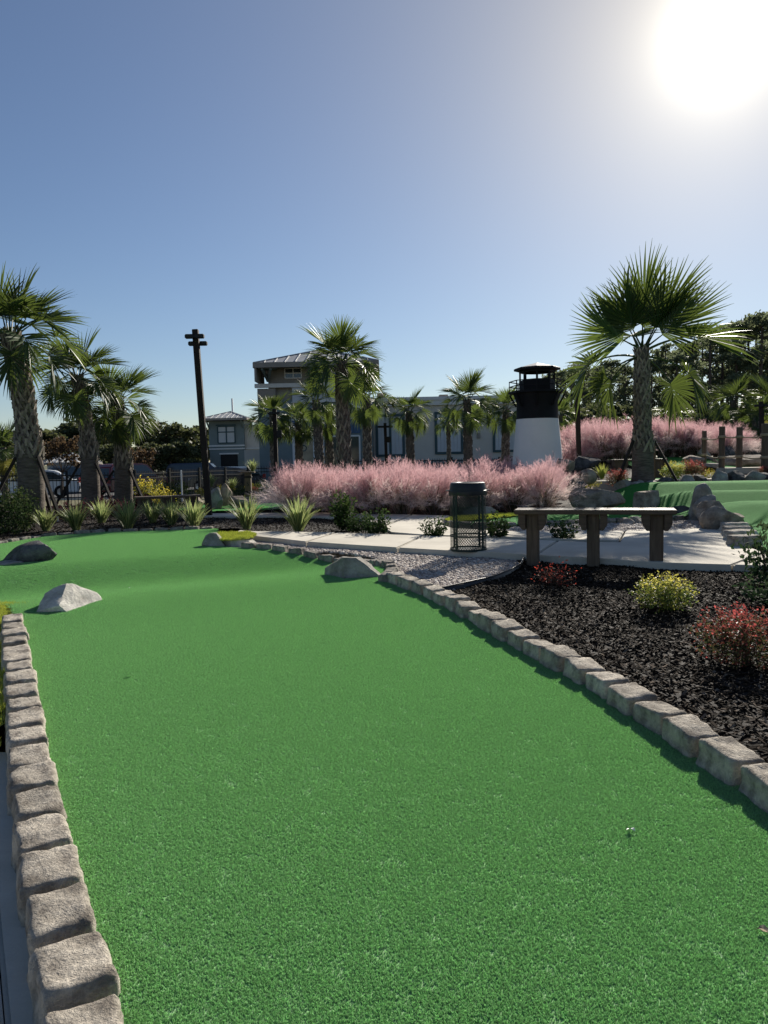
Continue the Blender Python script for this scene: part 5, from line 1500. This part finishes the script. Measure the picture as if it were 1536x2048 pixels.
for i, (px, py, d) in enumerate(pt):
    q = D(px, 930, d); h = D(px, py, d).z + .9
    tree('pine', i, None, (q.x, d, -.9), h * 1.02, (GP + (' left of the tall palm' if px < 1284 else ' right of the tall palm')), i * 1.7, 0.88 + 0.1 * (i % 3))['label'] = 'bare-trunked pine with ragged crown in the wood ' + ('between lighthouse and tall right palm' if px < 1284 else 'right of the tall right palm')
for i, (px, py, d, w, l) in enumerate(((1135, 812, 60, 1.0, 'bushy dark understorey tree right of the lighthouse top'), (1195, 800, 62, 1.1, 'bushy green understorey tree between the thin post and the tall right palm'), (1235, 825, 58, 1.0, 'low dark tree just left of the tall right palm trunk'), (1320, 820, 60, 1.2, 'low dark tree just right of the tall right palm trunk'), (1375, 800, 64, 1.2, 'dark understorey tree above the rope fence, left one'), (1430, 800, 66, 1.2, 'dark understorey tree above the rope fence, middle one'), (1480, 812, 62, 1.2, 'dark understorey tree behind the right palms above the rope fence'), (1530, 800, 64, 1.2, 'dark understorey tree cut by the right edge of the picture'), (1600, 800, 64, 1.2, 'dark understorey tree beyond the right edge'))):
    q = D(px, 930, d); tree('round', i, l, (q.x, d, -.8), (D(px, py, d).z + .9) * 1.2, None, i * 2.2, w)

# ------------------------------------------------------------------ palms
def palm_px(label, bx, by, tx, ty, d, w0, w1, zb=None, **k):
    a = D(bx, by, d); zb = a.z if zb is None else zb
    t = D(tx, ty, d)
    px_m = d / FPX
    return palm(label, (a.x, d, zb), (t.x, d, t.z), w0 * px_m / 2 * 1.0, w1 * px_m / 2 * 1.0, k.pop('group', None), **k)
palm_px('tallest left palm with a thick cross-hatched trunk leaning left at the picture edge', 64, 1028, 20, 668, 13.2, 50, 43, None, nf=24, size=0.84, boots=150, boot_from=0.36, seed=1, bow=0.10, low=-8, props=True, dry=0)
palm_px('middle one of the three left palms, its slim trunk curving left', 182, 1008, 153, 752, 16.8, 37, 26, None, nf=24, size=0.7, boots=120, boot_from=0.40, seed=2, bow=0.09, low=-25, props=True, dry=0)
palm_px('shortest left palm, nearest the leaning pole, with hanging yellowish fronds', 247, 1006, 232, 800, 18.2, 36, 29, None, nf=26, size=0.72, boots=100, boot_from=0.38, seed=3, bow=0.07, low=-45, props=True, dry=1)
# the tall palm on the right: an upright bundle and a few long side fronds
hero = [(268, 84, 1.02, 64), (275, 82, 1.02, 33), (266, 84, 1.10, 3), (272, 84, 1.06, -25), (264, 80, 1.0, -52), (95, 84, 1.08, 17),
        (205, 68, .92), (338, 70, .92), (90, 50, .85),
        (183, 10, 1.05), (355, 24, 1.22), (200, -20, 0.9), (332, -12, .98), (160, -16, 0.85), (20, -26, .95)]
palm_px('tall palm with an upright crown standing on the mound right of the lighthouse', 1286, 966, 1283, 696, 16.6, 44, 30, 0.50, fronds=hero, size=1.22, boots=150, boot_from=0.28, seed=4, dry=0, props=True)
GB = 'palms in front of the grey building'
palm_px('biggest palm in front of the building, its dark crown covering the tower roof', 690, 945, 682, 722, 20.5, 34, 27, gz(-1.2, 20.5), nf=26, size=0.8, boots=120, boot_from=0.2, seed=5, group=GB, low=-30, dry=0)
palm_px('palm directly left of the biggest palm before the building door', 642, 945, 632, 800, 27, 24, 18, gz(-2.4, 27), nf=18, size=0.66, boots=60, boot_from=0.25, seed=6, group=GB, joined_boots=True, low=-35, dry=0)
palm_px('shorter palm squeezed between the two larger palms before the door', 662, 945, 657, 838, 31, 20, 15, gz(-2.3, 31), nf=16, size=0.58, boots=40, boot_from=0.2, seed=7, group=GB, joined_boots=True, low=-35, dry=0)
palm_px('palm directly right of the biggest palm with a fan frond to its right', 735, 945, 733, 795, 27.5, 24, 18, gz(-.7, 27.5), nf=17, size=0.68, boots=60, boot_from=0.15, seed=8, group=GB, joined_boots=True, low=-35, dry=0)
palm_px('palm in front of the first shuttered window from the left', 822, 945, 818, 822, 28, 22, 16, gz(1, 28), nf=17, size=0.64, boots=50, boot_from=0.2, seed=9, group=GB, joined_boots=True, low=-40, dry=0)
palm_px('smallest slender palm in front of the middle shuttered window', 899, 930, 896, 842, 36, 11, 9, gz(3.2, 36), nf=14, size=0.5, boots=30, boot_from=0.2, seed=10, group=GB, joined_boots=True, low=-35, dry=0)
palm_px('palm with a full round crown right of the middle shuttered window', 937, 945, 934, 800, 26.5, 23, 17, gz(3, 26.5), nf=18, size=0.78, boots=60, boot_from=0.15, seed=11, group=GB, joined_boots=True, low=-35, dry=0)
palm_px('palm immediately left of the lighthouse', 1010, 945, 1012, 818, 27, 21, 16, gz(4.4, 27), nf=17, size=0.62, boots=50, boot_from=0.2, seed=12, group=GB, joined_boots=True, low=-40, dry=0)
palm_px('short bushy palm left of the tower doorway beside the far lamp post', 600, 945, 596, 842, 29.5, 20, 15, gz(-3.5, 29.5), nf=19, size=0.6, boots=45, boot_from=0.2, seed=13, group=GB, joined_boots=True, low=-50, dry=0)
palm_px('leftmost palm of the group before the tower, its crown of pale drooping fronds', 550, 945, 545, 830, 28.5, 20, 16, gz(-4.3, 28.5), nf=20, size=0.72, boots=45, boot_from=0.2, seed=14, group=GB, joined_boots=True, low=-50, dry=0)
GR = 'palms behind the rope fence'
palm_px('palm rising behind the middle rope fence posts', 1472, 905, 1466, 800, 33, 18, 14, gz(15, 33), nf=18, size=0.78, boots=45, boot_from=0.1, seed=15, group=GR, joined_boots=True, low=-35, dry=0)
palm_px('lower palm behind the right rope fence posts', 1512, 915, 1512, 838, 30, 20, 16, gz(15, 30), nf=18, size=0.72, boots=35, boot_from=0.1, seed=16, group=GR, joined_boots=True, low=-30, dry=0)
palm_px('short palm seen low between the tall right palm and the rope fence', 1345, 900, 1346, 830, 40, 14, 12, gz(15, 40), nf=18, size=0.75, boots=30, boot_from=0.1, seed=17, group=GR, joined_boots=True, low=-30, dry=0)
palm_px('palm low behind the lighthouse on its right side', 1122, 900, 1120, 830, 36, 14, 12, gz(9, 36), nf=18, size=0.66, boots=30, boot_from=0.1, seed=18, group=GR, joined_boots=True, low=-30, dry=0)
palm_px('palm cut by the right edge of the picture', 1555, 915, 1550, 812, 32, 18, 14, gz(16, 32), nf=22, size=1.05, boots=30, boot_from=0.1, seed=19, group=GR, joined_boots=True)
palm_px('far green palm at the left edge behind the leftmost palm', 8, 945, 6, 895, 30, 16, 14, gz(-15, 30), nf=20, size=0.85, boots=20, boot_from=0.1, seed=20, joined_boots=True)

# ------------------------------------------------------------------ pink muhly grass
rng = random.Random(5)
k = 0
for row, (d, x0, x1) in enumerate(((14.6, -1.72, 3.22), (15.5, -1.9, 3.4), (16.5, -2.05, 3.65), (17.6, -2.2, 3.9))):
    n = 8 if row % 2 == 0 else 9
    for i in range(n):
        x = x0 + (x1 - x0) * (i + rng.uniform(-.18, .18)) / (n - 1); y = d + rng.uniform(-.22, .22)
        s = rng.uniform(0.92, 1.12)
        muhly(k, 'pink muhly grass clump with misty plumes in the front bed before the lighthouse', 'pink muhly grass in the front bed', (x, y, gz(x, y) + .0), (s * 1.12, s * 1.12, s * (0.90 if row == 0 else 0.97)), rng.uniform(0, 6)); k += 1
for row, (d, a, b, z) in enumerate(((22.8, 1128, 1235, 1.0), (24.0, 1120, 1400, 1.0), (25.2, 1130, 1465, 1.1), (26.4, 1150, 1440, 1.12))):
    n = (4, 9, 11, 9)[row]
    for i in range(n):
        px = a + (b - a) * (i + rng.uniform(-.2, .2)) / (n - 1); q = D(px, 900, d)
        zz = gz(q.x, d) + 0.08 * row + (0.12 if 1180 < px < 1380 else 0)
        s = rng.uniform(1.0, 1.2)
        muhly(k, 'pink muhly grass clump in the rear bed right of the lighthouse', 'pink muhly grass in the rear bed', (q.x, d, zz - .1), (s * 1.25, s * 1.25, s * 0.98), rng.uniform(0, 6)); k += 1
for px, d in ((1480, 23.5), (1452, 22.8)):
    q = D(px, 900, d); muhly(k, 'pink muhly grass clump behind the rope fence posts', 'pink muhly grass by the rope fence', (q.x, d, gz(q.x, d)), (1, 1, .95), 1.0); k += 1

# ------------------------------------------------------------------ flax lilies and shrubs
FLX = [flax_mesh(s, 85, 0.50, 0.34, 0.0145, ((0.10, 0.15, 0.05), (0.58, 0.60, 0.26))) for s in range(3)]
fl = ['striped flax plant at the left end of the row along the far green edge', 'large striped flax plant right of the white pipe', 'striped flax plant in front of the middle left palm', 'wide grey-green striped flax plant below the shortest left palm', 'striped flax plant in front of the left end of the far bench', 'striped flax plant below the middle of the far bench', 'pale striped flax plant just left of the leaning pole', 'bright yellow striped flax plant right of the leaning pole', 'bright yellow striped flax plant nearest the concrete path']
for i, (px, py, z, s) in enumerate(((92, 1062, .06, .98), (152, 1060, .06, 1.18), (203, 1046, .06, 1.1), (256, 1058, .06, 1.25), (306, 1046, .06, 1.1), (343, 1050, .06, 1.1), (388, 1056, .06, 1.18), (493, 1058, .06, 1.28), (597, 1062, .06, 1.30))):
    q = P(px, py, z); o = plant('flax_lily', fl[i], 'plant', (q.x, q.y, z), FLX[i % 3], None, i * 1.1, (s * .98, s * .98, s * .86), 'striped flax plants along the green', 'leaf_blades')
FLB = flax_mesh(9, 80, 0.5, .3, .014, ((0.20, 0.24, 0.05), (0.52, 0.50, 0.14)))
for i, (px, py, d, s, l) in enumerate(((421, 968, 24, .9, 'far striped flax plant left of the leaning pole before the fence'), (466, 972, 24, .8, 'far striped flax plant between the pole and the number post'), (1352, 950, 18.2, .85, 'bright flax plant right of the tall right palm'), (1372, 948, 18.6, .8, 'bright flax plant beside the red shrub on the mound'), (1204, 950, 18.2, .75, 'bright flax plant beside the yellow shrub left of the tall right palm'), (505, 940, 30, 1.1, 'upright green flax plant behind the number post'))):
    q = D(px, py, d); plant('flax_lily', l, 'plant', (q.x, d, max(gz(q.x, d), q.z - .1)), FLX[i % 3] if i < 2 or i == 5 else FLB, None, i, s, None, 'leaf_blades')
nandy = shrub_mesh(1, 3800, (.30, .30, .22), .029, [(0.035, 0.06, 0.018), (0.08, 0.12, 0.025), (0.26, 0.26, 0.05), (0.50, 0.45, 0.10)], .8, hollow=.2)
nandr = shrub_mesh(2, 4200, (.33, .33, .26), .030, [(0.030, 0.042, 0.018), (0.06, 0.06, 0.025), (0.16, 0.055, 0.040), (0.33, 0.07, 0.065)], .7, hollow=.2)
nands = shrub_mesh(3, 420, (.20, .20, .14), .030, [(0.05, 0.03, 0.02), (0.14, 0.04, 0.03), (0.40, 0.06, 0.04)], .7, clumpy=1.0)
st = stems_mesh(1, 10, .25, .32)
q = P(1328, 1218, 0.03); plant('nandina_shrub', 'round yellow-green shrub in the dark mulch bed in front of the bench', 'shrub', (q.x, q.y, .02), nandy, st, 0, (.72, .72, .58))
q = P(1486, 1328, 0.03); plant('nandina_shrub', 'red-leaved shrub at the right edge of the dark mulch bed', 'shrub', (q.x, q.y, .02), nandr, st, 1.0, (.70, .70, .60))
q = P(1108, 1172, 0.03); plant('nandina_shrub', 'small sparse red-leaved shrub under the bench between its first two posts', 'shrub', (q.x, q.y, .02), nands, st, 2.0, (.8, .8, .7))
pod = shrub_mesh(4, 900, (.16, .16, .22), .055, [(0.02, 0.035, 0.015), (0.04, 0.07, 0.02), (0.08, 0.12, 0.035)], 1.8, clumpy=.35, mat='dark_leaf', hollow=.1)
pods = shrub_mesh(5, 620, (.17, .15, .11), .045, [(0.02, 0.035, 0.015), (0.035, 0.06, 0.02), (0.06, 0.10, 0.03)], 1.8, clumpy=.35, mat='dark_leaf', hollow=.1)
for i, (px, py, z, m, s, l) in enumerate(((688, 1060, .07, pod, 1.15, 'tall dark green shrub right of the brightest flax plants'), (716, 1064, .07, pods, 1.0, 'low dark green shrub touching the tall shrub by the path'), (755, 1068, .07, pods, 1.25, 'dark green shrub at the corner where the two paths meet'), (868, 1074, .07, pods, .95, 'small dark shrub between the two paths left of the trash can'), (992, 1076, .07, pods, 1.15, 'dark shrub between the paths directly right of the trash can'), (1127, 1080, .07, pods, .95, 'low spreading dark shrub between the paths behind the bench'))):
    q = P(px, py, z); plant('dark_shrub', l, 'shrub', (q.x, q.y, z), m, None, i * 1.3, s, 'young dark shrubs along the paths')
jun = shrub_mesh(6, 620, (.26, .20, .14), .045, [(0.02, 0.04, 0.02), (0.04, 0.075, 0.03), (0.06, 0.09, 0.04)], .6, clumpy=.35, mat='dark_leaf')
q = P(1540, 1172, .02); plant('conifer_shrub', 'dark spiky shrub cut by the right edge beside the concrete path', 'shrub', (q.x, q.y, .02), jun, st, .5, (1.15, 1.0, 1.5))
q = P(1560, 1215, .02); plant('conifer_shrub', 'low dark spiky shrub cut by the right edge above the red-leaved shrub', 'shrub', (q.x, q.y, .02), jun, None, 2.5, (1.0, 1.0, .7))
lig = shrub_mesh(7, 2600, (.55, .5, .40), .052, [(0.02, 0.035, 0.015), (0.045, 0.075, 0.025), (0.07, 0.09, 0.03)], .8, mat='dark_leaf')
for px, py, d, s, l in ((16, 1058, 12.4, .95, 'glossy dark green shrub at the left edge in front of the tallest left palm'), (-60, 1060, 12.8, 1.1, 'glossy dark shrub mostly outside the left edge'), (44, 1040, 13.6, .6, 'small glossy shrub at the foot of the tallest left palm')):
    q = D(px, py, d); plant('glossy_shrub', l, 'shrub', (q.x, d, .06), lig, None, px * .1, s)
lor = shrub_mesh(8, 1100, (.5, .4, .17), .05, [(0.022, 0.010, 0.011), (0.045, 0.016, 0.018), (0.085, 0.028, 0.033)], .6, hollow=.1, mat='dark_leaf')
for i, (px, py, d, s, l) in enumerate(((140, 1022, 15.0, .9, 'low burgundy shrub left of the middle left palm'), (206, 1012, 16.2, 1.0, 'low burgundy shrub between the middle and shortest left palms'), (232, 1016, 15.9, .85, 'burgundy shrub in front of the shortest left palm'), (275, 985, 19, 1.0, 'burgundy shrub behind the left end of the far bench'), (1300, 925, 20, .0, ''))):
    if s: q = D(px, py, d); plant('burgundy_shrub', l, 'shrub', (q.x, d, gz(q.x, d) + .02), lor, None, i, s)
gold = shrub_mesh(9, 900, (.42, .35, .24), .05, [(0.10, 0.11, 0.02), (0.26, 0.24, 0.03), (0.48, 0.38, 0.05)], .7)
yel = [(300, 985, 19.5, 1.0, 'large golden shrub behind the far bench'), (325, 1000, 17.5, .8, 'golden shrub in front of the right end of the far bench'), (453, 978, 22, .62, 'small golden shrub between the leaning pole and the number post'), (404, 985, 22, .5, 'small golden shrub left of the leaning pole'), (1180, 966, 16.3, .52, 'yellow shrub behind the big flat-topped rock'), (1345, 960, 17.0, .62, 'yellow-green shrub right of the tall right palm'), (1418, 952, 17.4, .45, 'low yellow shrub right of the red shrub on the mound'), (506, 975, 21, .5, 'small golden plant right of the number post')]
for i, (px, py, d, s, l) in enumerate(yel):
    q = D(px, py, d); plant('golden_shrub', l, 'shrub', (q.x, d, max(gz(q.x, d), q.z - .12)), gold if i not in (5,) else nandy, None, i * 1.7, s if i != 5 else .9)
for i, (px, py, d, s, l) in enumerate(((1236, 966, 16.2, .75, 'red-leaved shrub left of the tall right palm trunk'), (1385, 958, 17.2, .85, 'wide red shrub on the mound left of the rope fence'), (1530, 952, 18.0, .5, 'small red shrub at the right edge below the rope fence'), (505, 985, 20, .5, 'small reddish shrub on the far side of the number post'))):
    q = D(px, py, d); plant('nandina_shrub', l, 'shrub', (q.x, d, max(gz(q.x, d), q.z - .1)), nandr, None, i * 1.2, s)
for i, (px, py, d, s, l) in enumerate(((305, 972, 22.5, 1.0, 'dark green shrub before the fence left of the leaning pole'), (345, 970, 23, 1.05, 'dark green shrub before the fence behind the far bench'), (432, 965, 25.0, .8, 'green shrub beside the leaning pole before the dark cars'), (480, 965, 26, .9, 'dark shrub before the fence behind the number post'), (580, 935, 31, .9, 'dark shrub below the leftmost building palm'), (690, 935, 33, .9, 'dark shrub below the biggest building palm'), (780, 932, 33, .7, 'dark shrub below the lamp post at the first window'), (1000, 930, 31, .8, 'dark shrub left of the lighthouse foot'), (520, 945, 29, .9, 'dark shrub behind the left end of the pink grass'))):
    q = D(px, py, d); plant('glossy_shrub', l, 'shrub', (q.x, d, gz(q.x, d)), lig, None, i * .8, s)

# ------------------------------------------------------------------ litter on the turf
def bit(label, px, py, seed, col, s):
    q = P(px, py, 0.0); rng = random.Random(seed); mb = MB()
    n = 7; vs = [(0, 0, .006)] + [(math.cos(2 * PI * i / n) * s * rng.uniform(.5, 1.2), math.sin(2 * PI * i / n) * s * .6 * rng.uniform(.6, 1.2), rng.uniform(.0, .014)) for i in range(n)]
    mb.add(vs, [(0, 1 + i, 1 + (i + 1) % n) for i in range(n)])
    tag(mb.build('fallen_leaf', M[col], None, False, 0, (q.x, q.y, float(green_z(q.x, q.y)) + .008)), label, 'leaf')
bit('tiny white curled scrap on the near green, right of centre', 1262, 1667, 1, 'white_pvc', .018)
bit('tiny tan leaf scrap on the near green at the right edge', 1526, 1868, 2, 'rope', .018)
bit('tiny white speck on the green right of the left stone edging', 259, 1357, 3, 'white_pvc', .02)
bit('tiny white speck on the far part of the green', 258, 1164, 4, 'white_pvc', .02)
